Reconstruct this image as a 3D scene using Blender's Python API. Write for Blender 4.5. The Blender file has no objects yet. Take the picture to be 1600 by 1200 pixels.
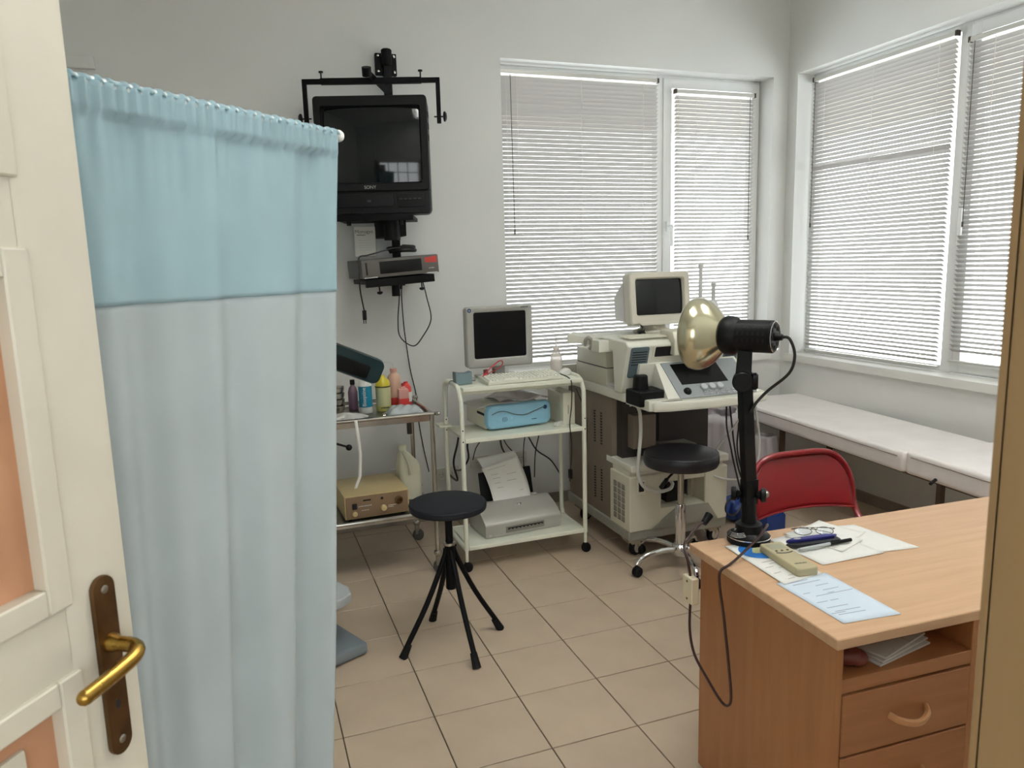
import bpy, bmesh, math, random
from mathutils import Vector, Matrix, Euler
random.seed(7)
R = math.radians
S = bpy.context.scene
COL = S.collection

# ------------------------------------------------------------------ camera
F_PX, YAW, PITCH, ROLL = 1157.231, 0.345726, -0.161326, -0.027407
CAM = Vector((-0.214958, -2.122393, 1.635088))
fw = Vector((math.sin(YAW)*math.cos(PITCH), math.cos(YAW)*math.cos(PITCH), math.sin(PITCH)))
r0 = Vector((math.cos(YAW), -math.sin(YAW), 0)); u0 = r0.cross(fw)
rr = r0*math.cos(ROLL) + u0*math.sin(ROLL); uu = -r0*math.sin(ROLL) + u0*math.cos(ROLL)
cd = bpy.data.cameras.new('camera'); cam = bpy.data.objects.new('camera', cd); COL.objects.link(cam)
cd.sensor_fit = 'HORIZONTAL'; cd.sensor_width = 36.0; cd.lens = 36.0*F_PX/1600.0; cd.clip_start = 0.02
cd.dof.use_dof = True; cd.dof.focus_distance = 3.4; cd.dof.aperture_fstop = 9.0
mw = Matrix(((rr.x, uu.x, -fw.x, CAM.x), (rr.y, uu.y, -fw.y, CAM.y), (rr.z, uu.z, -fw.z, CAM.z), (0, 0, 0, 1)))
cam.matrix_world = mw
S.camera = cam

# ------------------------------------------------------------------ world, exposure
w = bpy.data.worlds.new('overcast'); S.world = w; w.use_nodes = True
bg = w.node_tree.nodes['Background']; bg.inputs[0].default_value = (0.93, 0.97, 1.0, 1); bg.inputs[1].default_value = 3.3
S.view_settings.view_transform = 'Standard'; S.view_settings.look = 'None'
S.view_settings.gamma = 1.0; S.view_settings.use_curve_mapping = False
S.view_settings.exposure = 0.9
LAMP = 27.0                                 # emission of the added ceiling tubes
try:
    S.cycles.use_denoising = True
    S.cycles.max_bounces = 14; S.cycles.diffuse_bounces = 8; S.cycles.glossy_bounces = 5
    S.cycles.transmission_bounces = 8; S.cycles.transparent_max_bounces = 16
    S.cycles.sample_clamp_indirect = 8.0
    S.cycles.caustics_reflective = False; S.cycles.caustics_refractive = False
except Exception:
    pass

def portal(name, loc, rot, sx, sy):
    l = bpy.data.lights.new(name, 'AREA'); l.shape = 'RECTANGLE'; l.size = sx; l.size_y = sy
    l.cycles.is_portal = True
    o = bpy.data.objects.new(name, l); COL.objects.link(o); o.location = loc; o.rotation_euler = rot
portal('sky_portal', (2.425, 2.72, 1.9), (R(-90), 0, 0), 2.06, 1.98)
portal('sky_portal', (3.88, 1.33, 1.9), (R(-90), 0, R(-90)), 2.0, 1.98)
portal('sky_portal', (0, -4.42, 1.9), (R(90), 0, 0), 3.8, 1.8)

# ------------------------------------------------------------------ materials
MATS = {}
def srgb(c):
    return tuple(((x/255)/12.92 if x/255 <= .04045 else ((x/255+.055)/1.055)**2.4) for x in c)
def mat(name, rgb, rough=.5, metal=0.0, var=0.06, vscale=6.0, bump=0.0, bscale=150.0, spec=.5, stretch=(1, 1, 1), rvar=0.0, coat=0.0):
    m = bpy.data.materials.new(name); m.use_nodes = True; nt = m.node_tree; N = nt.nodes; L = nt.links
    b = N['Principled BSDF']; c = srgb(rgb)
    b.inputs['Roughness'].default_value = rough; b.inputs['Metallic'].default_value = metal
    b.inputs['Specular IOR Level'].default_value = spec; b.inputs['Coat Weight'].default_value = coat
    tc = N.new('ShaderNodeTexCoord'); mp = N.new('ShaderNodeMapping'); mp.inputs['Scale'].default_value = stretch
    L.new(tc.outputs['Object'], mp.inputs['Vector'])
    nz = N.new('ShaderNodeTexNoise'); nz.inputs['Scale'].default_value = vscale; nz.inputs['Detail'].default_value = 5
    L.new(mp.outputs[0], nz.inputs['Vector'])
    cr = N.new('ShaderNodeValToRGB')
    lo = tuple(x*(1-var) for x in c); hi = tuple(min(1, x*(1+var)) for x in c)
    cr.color_ramp.elements[0].position = .3; cr.color_ramp.elements[1].position = .7
    cr.color_ramp.elements[0].color = lo+(1,); cr.color_ramp.elements[1].color = hi+(1,)
    L.new(nz.outputs['Fac'], cr.inputs['Fac']); L.new(cr.outputs['Color'], b.inputs['Base Color'])
    if rvar:
        mr = N.new('ShaderNodeMapRange'); mr.inputs['To Min'].default_value = max(.02, rough-rvar); mr.inputs['To Max'].default_value = min(1, rough+rvar)
        L.new(nz.outputs['Fac'], mr.inputs['Value']); L.new(mr.outputs[0], b.inputs['Roughness'])
    if bump:
        n2 = N.new('ShaderNodeTexNoise'); n2.inputs['Scale'].default_value = bscale; n2.inputs['Detail'].default_value = 3
        L.new(mp.outputs[0], n2.inputs['Vector'])
        bp = N.new('ShaderNodeBump'); bp.inputs['Strength'].default_value = bump; bp.inputs['Distance'].default_value = .002
        L.new(n2.outputs['Fac'], bp.inputs['Height']); L.new(bp.outputs[0], b.inputs['Normal'])
    MATS[name] = m
    return m
def wood(name, a, bcol, stretch, rough=.42, scale=4.0, coat=.05):
    m = mat(name, a, rough, 0, .05, 3, .05, 300, stretch=stretch, coat=coat); nt = m.node_tree; N = nt.nodes; L = nt.links
    cr = [n for n in N if n.type == 'VALTORGB'][0]; nz = [n for n in N if n.type == 'TEX_NOISE'][0]
    nz.inputs['Scale'].default_value = scale; nz.inputs['Detail'].default_value = 8; nz.inputs['Distortion'].default_value = .6
    cr.color_ramp.elements[0].color = srgb(bcol)+(1,); cr.color_ramp.elements[1].color = srgb(a)+(1,)
    cr.color_ramp.elements[0].position = .25; cr.color_ramp.elements[1].position = .75
    return m
def glassy(name, tint=(1, 1, 1), ior=1.45):
    m = bpy.data.materials.new(name); m.use_nodes = True; nt = m.node_tree; N = nt.nodes; L = nt.links
    out = N['Material Output']; N.remove(N['Principled BSDF'])
    t = N.new('ShaderNodeBsdfTransparent'); t.inputs[0].default_value = tint+(1,)
    g = N.new('ShaderNodeBsdfGlossy'); g.inputs['Roughness'].default_value = .02
    lw = N.new('ShaderNodeLayerWeight'); lw.inputs['Blend'].default_value = .5
    pw = N.new('ShaderNodeMath'); pw.operation = 'POWER'; pw.inputs[1].default_value = 4.0; L.new(lw.outputs['Facing'], pw.inputs[0])
    f = N.new('ShaderNodeMath'); f.operation = 'MULTIPLY_ADD'; f.inputs[1].default_value = .8; f.inputs[2].default_value = .04; L.new(pw.outputs[0], f.inputs[0])
    mx = N.new('ShaderNodeMixShader'); L.new(f.outputs[0], mx.inputs[0]); L.new(t.outputs[0], mx.inputs[1]); L.new(g.outputs[0], mx.inputs[2])
    L.new(mx.outputs[0], out.inputs[0]); MATS[name] = m
    return m
def cloth(name, rgb, trans=.4, var=.05, vscale=8, mixc=None):
    m = mat(name, rgb, .85, 0, var, vscale, .25, 900, spec=.1); nt = m.node_tree; N = nt.nodes; L = nt.links
    b = N['Principled BSDF']; out = N['Material Output']; cr = [n for n in N if n.type == 'VALTORGB'][0]
    t = N.new('ShaderNodeBsdfTranslucent'); L.new(cr.outputs[0], t.inputs[0])
    mx = N.new('ShaderNodeMixShader'); mx.inputs[0].default_value = trans
    L.new(b.outputs[0], mx.inputs[1]); L.new(t.outputs[0], mx.inputs[2]); L.new(mx.outputs[0], out.inputs[0])
    return m
def plastic_clear(name, rgb, alpha=.45, rough=.25):
    m = mat(name, rgb, rough, 0, .05, 8); nt = m.node_tree; N = nt.nodes; L = nt.links
    b = N['Principled BSDF']; out = N['Material Output']
    t = N.new('ShaderNodeBsdfTransparent'); t.inputs[0].default_value = tuple(.5+.5*x for x in srgb(rgb))+(1,)
    mx = N.new('ShaderNodeMixShader'); mx.inputs[0].default_value = alpha
    L.new(t.outputs[0], mx.inputs[1]); L.new(b.outputs[0], mx.inputs[2]); L.new(mx.outputs[0], out.inputs[0])
    return m

mat('wall', (222, 223, 220), .75, var=.025, vscale=1.3, bump=.12, bscale=60)
mat('ceiling', (228, 228, 225), .8, var=.02)
mat('corridor', (214, 205, 188), .7, var=.04, vscale=2)
mat('shade_roof', (150, 140, 126), .8)
mat('reveal', (232, 232, 230), .6, var=.02, vscale=3, bump=.08, bscale=60)
mat('upvc', (232, 233, 232), .35, var=.02)
mat('sill', (226, 225, 220), .45, var=.04, vscale=5)
mat('grout', (96, 80, 62), .9, var=.2, vscale=30)
mat('tile', (184, 166, 145), .33, var=.07, vscale=5, bump=.04, bscale=30, rvar=.09)
mat('skirting', (150, 140, 128), .4, var=.15, vscale=8)
cloth('slat', (196, 193, 190), .13, .02, 3)
mat('headrail', (206, 204, 198), .35, .3, var=.03)
mat('cord', (214, 210, 202), .8)
mat('brown_plastic', (66, 56, 46), .5)
mat('door_cream', (200, 194, 178), .42, var=.05, vscale=5, bump=.35, bscale=25)
mat('door_orange', (184, 136, 104), .5, var=.12, vscale=7, bump=.25, bscale=35)
mat('frame_tan', (158, 130, 92), .5, var=.08, vscale=4, stretch=(4, 4, .4))
mat('frame_pink', (168, 136, 112), .5, var=.05, vscale=4)
mat('brass', (160, 128, 62), .28, 1.0, var=.15, vscale=30, rvar=.1)
mat('brass_old', (104, 80, 54), .42, 1.0, var=.3, vscale=18, rvar=.15)
mat('dark_hole', (14, 12, 10), .8)
cloth('curtain', (212, 220, 222), .5, .04, 5)
cloth('curtain_band', (184, 209, 216), .42, .04, 5)
mat('rod_white', (228, 230, 228), .3)
mat('black_paint', (12, 12, 13), .5, var=.2, spec=.15)
mat('black_plastic', (18, 18, 19), .45, var=.15, spec=.2)
mat('tv_case', (22, 22, 23), .45, var=.1, spec=.2)
mat('crt_glass', (7, 12, 13), .06, spec=.5, var=.02)
mat('screen_black', (9, 9, 11), .2, var=.02, spec=.3)
mat('vcr_grey', (92, 88, 82), .42, var=.05)
mat('vcr_dark', (44, 44, 44), .45, var=.05)
mat('red_label', (196, 60, 52), .4)
mat('print_grey', (176, 176, 172), .5)
mat('print_dark', (60, 62, 68), .6)
mat('print_blue', (150, 160, 184), .7)
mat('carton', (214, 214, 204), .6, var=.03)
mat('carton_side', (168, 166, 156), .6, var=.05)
mat('steel', (186, 182, 174), .24, 1.0, var=.1, vscale=12, rvar=.08)
mat('steel_dull', (150, 146, 136), .4, 1.0, var=.1, vscale=12)
mat('chrome', (220, 220, 222), .08, 1.0, var=.02)
mat('rubber', (18, 18, 18), .7, spec=.2)
mat('grey_rubber', (80, 80, 78), .7)
mat('cart_cream', (226, 228, 212), .35, var=.03)
mat('stool_black', (26, 28, 34), .55, spec=.25, var=.12, bump=.1, bscale=300)
mat('leather_black', (24, 24, 30), .36, var=.1, bump=.15, bscale=250)
mat('us_cream', (212, 209, 192), .42, var=.03)
mat('us_white', (222, 222, 210), .38, var=.03)
mat('us_taupe', (124, 112, 100), .55, var=.05)
mat('us_grey', (150, 148, 138), .5, var=.04)
mat('us_dark', (52, 48, 44), .6, var=.06)
mat('us_teal', (90, 108, 114), .5, var=.05)
mat('us_panel', (140, 146, 149), .45, var=.04)
mat('us_knob', (188, 192, 194), .45)
mat('monitor_beige', (206, 202, 188), .45, var=.03)
mat('monitor_side', (178, 170, 160), .5, var=.04)
mat('lcd_silver', (166, 166, 160), .35, .25, var=.03)
mat('lcd_screen', (6, 6, 8), .35, var=.02, spec=.2)
mat('keyboard', (214, 214, 198), .45, var=.03)
mat('keycap', (224, 225, 212), .5, var=.02)
mat('blue_device', (140, 188, 212), .35, var=.03)
mat('blue_print', (28, 64, 104), .5)
mat('grey_blue', (112, 132, 136), .5, var=.05)
mat('printer_silver', (172, 170, 164), .38, .2, var=.04)
mat('printer_grey', (128, 124, 116), .5, var=.04)
mat('paper', (232, 232, 228), .7, var=.015)
mat('paper_blue', (212, 226, 240), .65, var=.015)
mat('paper_grey', (206, 204, 200), .6, var=.03, vscale=12)
mat('gloss_paper', (188, 180, 178), .22, var=.12, vscale=20)
mat('blue_ink', (34, 108, 186), .45, var=.05)
mat('beige_device', (176, 166, 132), .45, var=.04)
mat('lcd_green', (150, 150, 126), .3)
mat('navy', (38, 38, 120), .4, var=.08)
mat('cover_dark', (40, 42, 46), .5)
mat('wire_bronze', (92, 84, 74), .3, .9)
mat('red_plastic', (196, 40, 48), .3)
mat('lens', (200, 205, 210), .1)
plastic_clear('clear_lens', (230, 235, 238), .12, .05)
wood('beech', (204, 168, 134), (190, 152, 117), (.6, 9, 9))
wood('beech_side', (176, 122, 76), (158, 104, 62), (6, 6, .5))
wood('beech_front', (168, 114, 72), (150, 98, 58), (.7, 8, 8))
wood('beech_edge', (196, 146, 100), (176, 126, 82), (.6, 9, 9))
mat('red_metal', (130, 16, 24), .32, var=.06, coat=.2)
mat('bench_vinyl', (247, 241, 239), .36, var=.04, vscale=6, bump=.06, bscale=120)
mat('bench_side', (150, 136, 126), .45, var=.1, vscale=7)
mat('bench_metal', (96, 78, 66), .5)
mat('bulb_silver', (198, 192, 164), .2, .9, var=.06, vscale=9)
mat('lamp_black', (9, 10, 11), .45, var=.1, spec=.22)
mat('green_dark', (24, 48, 52), .28, var=.1)
mat('wand_grey', (208, 208, 208), .4)
mat('scale_grey', (172, 178, 180), .45, var=.05)
mat('scale_dark', (120, 130, 136), .5, var=.05)
mat('teal_label', (20, 128, 158), .4)
mat('white_plastic', (226, 226, 220), .4, var=.02)
mat('yellow_cap', (214, 196, 52), .35)
mat('yellow_liquid', (202, 198, 110), .3, var=.05)
mat('pale_label', (196, 196, 150), .5)
mat('peach', (206, 168, 146), .4, var=.05)
mat('red_soap', (206, 62, 58), .35)
mat('pink_clear', (206, 150, 140), .3)
mat('brown_cap', (92, 44, 34), .4)
mat('mauve', (118, 92, 108), .4)
mat('tan_panel', (128, 104, 78), .45, var=.04)
mat('tan_case', (196, 176, 128), .45, var=.05)
mat('jug_white', (224, 222, 198), .45, var=.03)
plastic_clear('bag_clear', (214, 220, 220), .55, .2)
plastic_clear('bin_bag', (206, 200, 204), .8, .35)
plastic_clear('squeeze', (240, 232, 228), .7, .35)
mat('blue_bag', (34, 62, 132), .4, var=.15, vscale=14)
mat('gauze', (226, 224, 218), .85, var=.03, bump=.4, bscale=90)
mat('socket_white', (206, 204, 194), .45, var=.03)
mat('bin_grey', (186, 182, 186), .45, var=.04)
mat('cable_black', (20, 19, 18), .5)
mat('cable_brown', (54, 28, 26), .35)
mat('cable_grey', (120, 122, 122), .5)
mat('cable_white', (206, 206, 200), .45)
mat('switch_ivory', (222, 212, 184), .4)
mat('brown_thing', (112, 54, 44), .4, var=.15)
glassy('pane', (.97, .985, .98))

# ------------------------------------------------------------------ mesh builder
def T(x, y, z): return Matrix.Translation((x, y, z))
class MB:
    def __init__(s, M=None):
        s.b = bmesh.new(); s.M = M or Matrix.Identity(4)
    def _merge(s, t, m=None):
        mm = s.M @ (m or Matrix.Identity(4))
        t.transform(mm)
        me = bpy.data.meshes.new('tmp'); t.to_mesh(me); t.free(); s.b.from_mesh(me); bpy.data.meshes.remove(me)
        return s
    def box(s, x0, x1, y0, y1, z0, z1, bev=0.0, seg=2, m=None):
        t = bmesh.new(); bmesh.ops.create_cube(t, size=1)
        for v in t.verts: v.co = Vector(((x0+x1)/2+v.co.x*(x1-x0), (y0+y1)/2+v.co.y*(y1-y0), (z0+z1)/2+v.co.z*(z1-z0)))
        if bev: bmesh.ops.bevel(t, geom=t.edges[:], offset=bev, segments=seg, profile=.7, affect='EDGES')
        return s._merge(t, m)
    def prism(s, pts, vec, bev=0.0, seg=2, m=None):
        """closed polygon pts (3D, planar) swept along vec"""
        t = bmesh.new(); vec = Vector(vec); a = [t.verts.new(p) for p in pts]; b = [t.verts.new(Vector(p)+vec) for p in pts]
        n = len(pts); t.faces.new(a); t.faces.new(b[::-1])
        for i in range(n): t.faces.new((a[i], b[i], b[(i+1) % n], a[(i+1) % n]))
        bmesh.ops.recalc_face_normals(t, faces=t.faces[:])
        if bev:
            e = [x for x in t.edges if len(x.link_faces) == 2 and x.calc_face_angle(0) > .5]
            bmesh.ops.bevel(t, geom=e, offset=bev, segments=seg, profile=.7, affect='EDGES')
        return s._merge(t, m)
    def hexa(s, lo, hi, bev=0.0, seg=2, m=None):
        """two quads of 4 points each"""
        t = bmesh.new(); a = [t.verts.new(p) for p in lo]; b = [t.verts.new(p) for p in hi]
        t.faces.new(a); t.faces.new(b[::-1])
        for i in range(4): t.faces.new((a[i], b[i], b[(i+1) % 4], a[(i+1) % 4]))
        bmesh.ops.recalc_face_normals(t, faces=t.faces[:])
        if bev: bmesh.ops.bevel(t, geom=t.edges[:], offset=bev, segments=seg, profile=.7, affect='EDGES')
        return s._merge(t, m)
    def lathe(s, prof, o=(0, 0, 0), ax=(0, 0, 1), seg=24, m=None, sx=1.0, sy=1.0):
        t = bmesh.new(); q = Vector((0, 0, 1)).rotation_difference(Vector(ax).normalized()).to_matrix(); o = Vector(o)
        rings = []
        for r, z in prof:
            if r < 1e-6: rings.append([t.verts.new(o+q@Vector((0, 0, z)))])
            else: rings.append([t.verts.new(o+q@Vector((sx*r*math.cos(2*math.pi*k/seg), sy*r*math.sin(2*math.pi*k/seg), z))) for k in range(seg)])
        for a, b in zip(rings, rings[1:]):
            if len(a) == 1 and len(b) == 1: continue
            for k in range(seg):
                k2 = (k+1) % seg
                if len(a) == 1: t.faces.new((a[0], b[k2], b[k]))
                elif len(b) == 1: t.faces.new((a[k], a[k2], b[0]))
                else: t.faces.new((a[k], a[k2], b[k2], b[k]))
        mxr = max(r for r, z in prof)
        for rg, (re, ze) in ((rings[0], prof[0]), (rings[-1], prof[-1])):
            if len(rg) > 1 and re < .6*mxr: t.faces.new(rg)
        bmesh.ops.recalc_face_normals(t, faces=t.faces[:])
        return s._merge(t, m)
    def cyl(s, p0, p1, r, r2=None, seg=18, bev=0.0, m=None):
        p0 = Vector(p0); p1 = Vector(p1); r2 = r if r2 is None else r2; h = (p1-p0).length
        if bev: pr = [(0, 0), (r-bev, 0), (r, bev), (r2, h-bev), (r2-bev, h), (0, h)]
        else: pr = [(0, 0), (r, 0), (r2, h), (0, h)]
        return s.lathe(pr, p0, p1-p0, seg, m)
    def tube(s, pts, r, seg=8, n=6, closed=False, m=None, flat=1.0):
        P = [Vector(p) for p in pts]
        if n > 1 and len(P) > 2:
            Q = []; L = len(P); rng = range(L) if closed else range(L-1)
            for i in rng:
                if closed: a, b, c, d = P[(i-1) % L], P[i], P[(i+1) % L], P[(i+2) % L]
                else: a, b, c, d = P[max(i-1, 0)], P[i], P[i+1], P[min(i+2, L-1)]
                for k in range(n):
                    t_ = k/n
                    Q.append(.5*((2*b)+(c-a)*t_+(2*a-5*b+4*c-d)*t_*t_+(3*b-a-3*c+d)*t_**3))
            if not closed: Q.append(P[-1])
            P = Q
        t = bmesh.new(); rings = []; L = len(P); up = None
        for i in range(L):
            if closed: d = P[(i+1) % L]-P[i-1]
            else: d = P[min(i+1, L-1)]-P[max(i-1, 0)]
            d.normalize()
            if up is None:
                up = Vector((0, 0, 1)) if abs(d.z) < .9 else Vector((1, 0, 0))
            x = d.cross(up)
            if x.length < 1e-5: x = d.orthogonal()
            x.normalize(); y = x.cross(d).normalized(); up = y
            rings.append([t.verts.new(P[i]+x*r*math.cos(2*math.pi*k/seg)+y*r*flat*math.sin(2*math.pi*k/seg)) for k in range(seg)])
        prs = list(zip(rings, rings[1:]))+([(rings[-1], rings[0])] if closed else [])
        for a, b in prs:
            for k in range(seg): t.faces.new((a[k], a[(k+1) % seg], b[(k+1) % seg], b[k]))
        if not closed: t.faces.new(rings[0]); t.faces.new(rings[-1])
        bmesh.ops.recalc_face_normals(t, faces=t.faces[:])
        return s._merge(t, m)
    def sheet(s, f, nu, nv, th=.001, m=None):
        """parametric surface f(u,v) given real thickness"""
        t = bmesh.new(); g = [[t.verts.new(f(i/nu, j/nv)) for j in range(nv+1)] for i in range(nu+1)]
        for i in range(nu):
            for j in range(nv): t.faces.new((g[i][j], g[i+1][j], g[i+1][j+1], g[i][j+1]))
        bmesh.ops.recalc_face_normals(t, faces=t.faces[:])
        if th: bmesh.ops.solidify(t, geom=t.faces[:], thickness=th)
        return s._merge(t, m)
    def ball(s, c, r, sc=(1, 1, 1), sub=2, m=None):
        t = bmesh.new(); bmesh.ops.create_icosphere(t, subdivisions=sub, radius=r)
        for v in t.verts: v.co = Vector((v.co.x*sc[0], v.co.y*sc[1], v.co.z*sc[2]))+Vector(c)
        return s._merge(t, m)
    def done(s, name, material, parent=None, ang=35, label=None):
        me = bpy.data.meshes.new(name); s.b.to_mesh(me); s.b.free()
        me.polygons.foreach_set('use_smooth', [True]*len(me.polygons)); me.set_sharp_from_angle(angle=R(ang))
        me.materials.append(MATS[material] if isinstance(material, str) else material)
        o = bpy.data.objects.new(name, me); COL.objects.link(o)
        if parent: o.parent = parent
        if label: o['label'] = label
        return o
def thing(name, label, cat, loc=(0, 0, 0), rz=0.0, group=None, rot=None):
    o = bpy.data.objects.new(name, None); COL.objects.link(o); o.empty_display_size = .05
    o.location = loc; o.rotation_euler = rot if rot else (0, 0, rz)
    o['label'] = label; o['category'] = cat
    if group: o['group'] = group
    return o
def tag(o, label, cat, group=None):
    o['label'] = label; o['category'] = cat
    if group: o['group'] = group
    return o
def struct(o): o['kind'] = 'structure'; return o
def sroot(name):
    o = bpy.data.objects.new(name, None); COL.objects.link(o); o['kind'] = 'structure'; return o
def off(o): return T(*(-o.location))
def text(body, size, loc, rot, material, parent, name='lettering', ext=.0002, align='CENTER'):
    c = bpy.data.curves.new(name, 'FONT'); c.body = body; c.size = size; c.extrude = ext; c.align_x = align; c.align_y = 'CENTER'
    c.materials.append(MATS[material]); o = bpy.data.objects.new(name, c); COL.objects.link(o)
    bpy.context.view_layer.update(); me = bpy.data.meshes.new_from_object(o); bpy.data.objects.remove(o)
    me.materials.clear(); me.materials.append(MATS[material]); o = bpy.data.objects.new(name, me); COL.objects.link(o)
    o.location = loc; o.rotation_euler = rot; o.parent = parent
    return o
FRONT = (R(90), 0, 0)
def strokes(parent, material, x0, x1, y, z, n, h):
    b = MB(); wd = (x1-x0)/n
    for k in range(n): b.box(x0+wd*k, x0+wd*(k+.78), y, y+.001, z+h*.12*(k % 2), z+h*(.8+.2*((k*7) % 3)/2))
    return b.done('lettering', material, parent)

# ================================================================== SETTING
XL, XR, YF, YB, ZC = -1.7, 3.58, -1.62, 2.415, 3.7
fl = struct(MB().box(XL-.2, XR+.25, YF-.18, YB+.25, -.12, -.006).done('floor', 'grout'))
G = .33; gw = .0045
tile_cache = {}
def tile_mesh(wx, wy):
    k = (round(wx, 3), round(wy, 3))
    if k not in tile_cache:
        o = MB().box(-wx/2, wx/2, -wy/2, wy/2, -.006, 0, .0012, 1).done('tile', 'tile'); tile_cache[k] = o.data
        bpy.data.objects.remove(o)
    return tile_cache[k]
ix0 = math.floor(XL/G); iy0 = math.floor((YF-.18)/G)
for i in range(ix0, math.ceil(XR/G)):
    for j in range(iy0, math.ceil(YB/G)):
        x0, x1 = max(i*G, XL)+gw/2, min((i+1)*G, XR)-gw/2
        y0, y1 = max(j*G, YF-.18)+gw/2, min((j+1)*G, YB)-gw/2
        if x1-x0 < .01 or y1-y0 < .01: continue
        o = bpy.data.objects.new('tile', tile_mesh(x1-x0, y1-y0)); COL.objects.link(o)
        o.location = ((x0+x1)/2, (y0+y1)/2, 0); o.parent = fl

W1 = (1.40, 3.45, .93, 2.885)          # back window opening: x0,x1,z0,z1
W2 = (.35, 2.32, .92, 2.895)           # right window opening: y0,y1,z0,z1
b = MB()
b.box(XL-.2, W1[0], YB, YB+.25, -.1, ZC); b.box(W1[1], XR+.25, YB, YB+.25, -.1, ZC)
b.box(W1[0], W1[1], YB, YB+.25, -.1, W1[2]-.05); b.box(W1[0], W1[1], YB, YB+.25, W1[3], ZC)
struct(b.done('wall_back', 'wall'))
b = MB()
b.box(XR, XR+.25, YF-.18, W2[0], -.1, ZC); b.box(XR, XR+.25, W2[1], YB, -.1, ZC)
b.box(XR, XR+.25, W2[0], W2[1], -.1, W2[2]-.05); b.box(XR, XR+.25, W2[0], W2[1], W2[3], ZC)
struct(b.done('wall_right', 'wall'))
b = MB(); b.box(XL-.2, XL, YF-.18, YB, -.1, ZC); struct(b.done('wall_left', 'wall'))
DO = (-.93, .488, 2.2)
b = MB(); b.box(XL, DO[0], YF-.18, YF, 0, ZC); b.box(DO[1], XR, YF-.18, YF, 0, ZC); b.box(DO[0], DO[1], YF-.18, YF, DO[2], ZC)
struct(b.done('wall_front', 'wall'))
struct(MB().box(XL-.2, XR+.25, -4.4, YB+.25, ZC, ZC+.15).done('ceiling', 'ceiling'))
# corridor behind the camera, with a gridded window that the screens mirror
struct(MB().box(-2.4, 3.0, -4.4, YF-.18, -.12, -.002).done('floor_corridor', 'tile'))
b = MB(); b.box(-2.5, -2.4, -4.4, YF-.18, -.1, ZC); b.box(3.0, 3.1, -4.4, YF-.18, -.1, ZC); b.box(-2.4, XL-.2, YF-.18, YF-.1, -.1, ZC)
CWX0, CWX1, CWZ0, CWZ1 = -1.9, 1.9, 1.0, 2.8
b.box(-2.4, CWX0, -4.4, -4.3, -.1, ZC); b.box(CWX1, 3.0, -4.4, -4.3, -.1, ZC)
b.box(CWX0, CWX1, -4.4, -4.3, -.1, CWZ0); b.box(CWX0, CWX1, -4.4, -4.3, CWZ1, ZC)
struct(b.done('wall_corridor', 'corridor'))
w3 = sroot('window_3')
b = MB()
for k in range(8):
    x = CWX0+(CWX1-CWX0)*k/7; b.box(x-.025, x+.025, -4.37, -4.33, CWZ0, CWZ1)
for k in range(4):
    z = CWZ0+(CWZ1-CWZ0)*k/3; b.box(CWX0, CWX1, -4.37, -4.33, z-.025, z+.025)
b.done('window_frame', 'upvc', w3)
MB().box(CWX0, CWX1, -4.353, -4.349, CWZ0, CWZ1).done('pane', 'pane', w3)

# unseen roof added outside both windows to darken the upper blinds
b = MB(); b.box(-.5, 6.2, YB+.25, YB+2.5, 2.94, 3.1); b.box(XR+.25, XR+1.9, -1.5, YB+.25, 2.94, 3.1); struct(b.done('ceiling_shade_roof', 'shade_roof'))
# unseen louvred fittings, suggested by screen reflections, added to brighten the room
def emis(name, rgb, e):
    m = bpy.data.materials.new(name); m.use_nodes = True; b = m.node_tree.nodes['Principled BSDF']
    b.inputs['Base Color'].default_value = (.8, .8, .8, 1); b.inputs['Emission Color'].default_value = rgb+(1,); b.inputs['Emission Strength'].default_value = e
    MATS[name] = m
emis('tube_light', (1.0, .998, .98), LAMP)
for lab, x, y in (('added louvred ceiling fitting, out of view above the black stool', .8, -.55), ('added louvred ceiling fitting, out of view above the desk', 2.5, -.55)):
    t = thing('added_ceiling_light', lab, 'light', (x, y, ZC), 0, 'added fluorescent ceiling fittings')
    b = MB(); b.box(-.31, .31, -.62, .62, -.02, -.001); b.box(-.31, -.295, -.62, .62, -.09, -.015); b.box(.295, .31, -.62, .62, -.09, -.015); b.box(-.31, .31, -.62, -.605, -.09, -.015); b.box(-.31, .31, .605, .62, -.09, -.015); b.done('housing', 'white_plastic', t)
    for k in (-.2, -.07, .07, .2):
        b = MB(); b.cyl((k, -.59, -.045), (k, .59, -.045), .013, seg=12); b.done('tube', 'tube_light', t)
    b = MB()
    for k in range(1, 4): b.box(-.31+k*.155-.003, -.31+k*.155+.003, -.605, .605, -.088, -.062)
    for k in range(1, 8): b.box(-.295, .295, -.62+k*.155-.003, -.62+k*.155+.003, -.088, -.062)
    b.done('louvre', 'chrome', t)
# skirting tiles
b = MB(); b.box(XL, XR, YB-.011, YB, 0, .075, .002, 1); struct(b.done('baseboard_back', 'skirting'))
b = MB(); b.box(XR-.011, XR, YF, YB-.011, 0, .075, .002, 1); struct(b.done('baseboard_right', 'skirting'))
# small plaster ledge left on the back wall beside the door
b = MB(); b.prism([(-1.20, YB-.035, 2.685), (-.825, YB-.035, 2.682), (-.83, YB-.035, 2.745), (-.86, YB-.035, 2.735), (-1.2, YB-.035, 2.75)], (0, .035, 0), .008); struct(b.done('trim_1', 'wall'))

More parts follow.
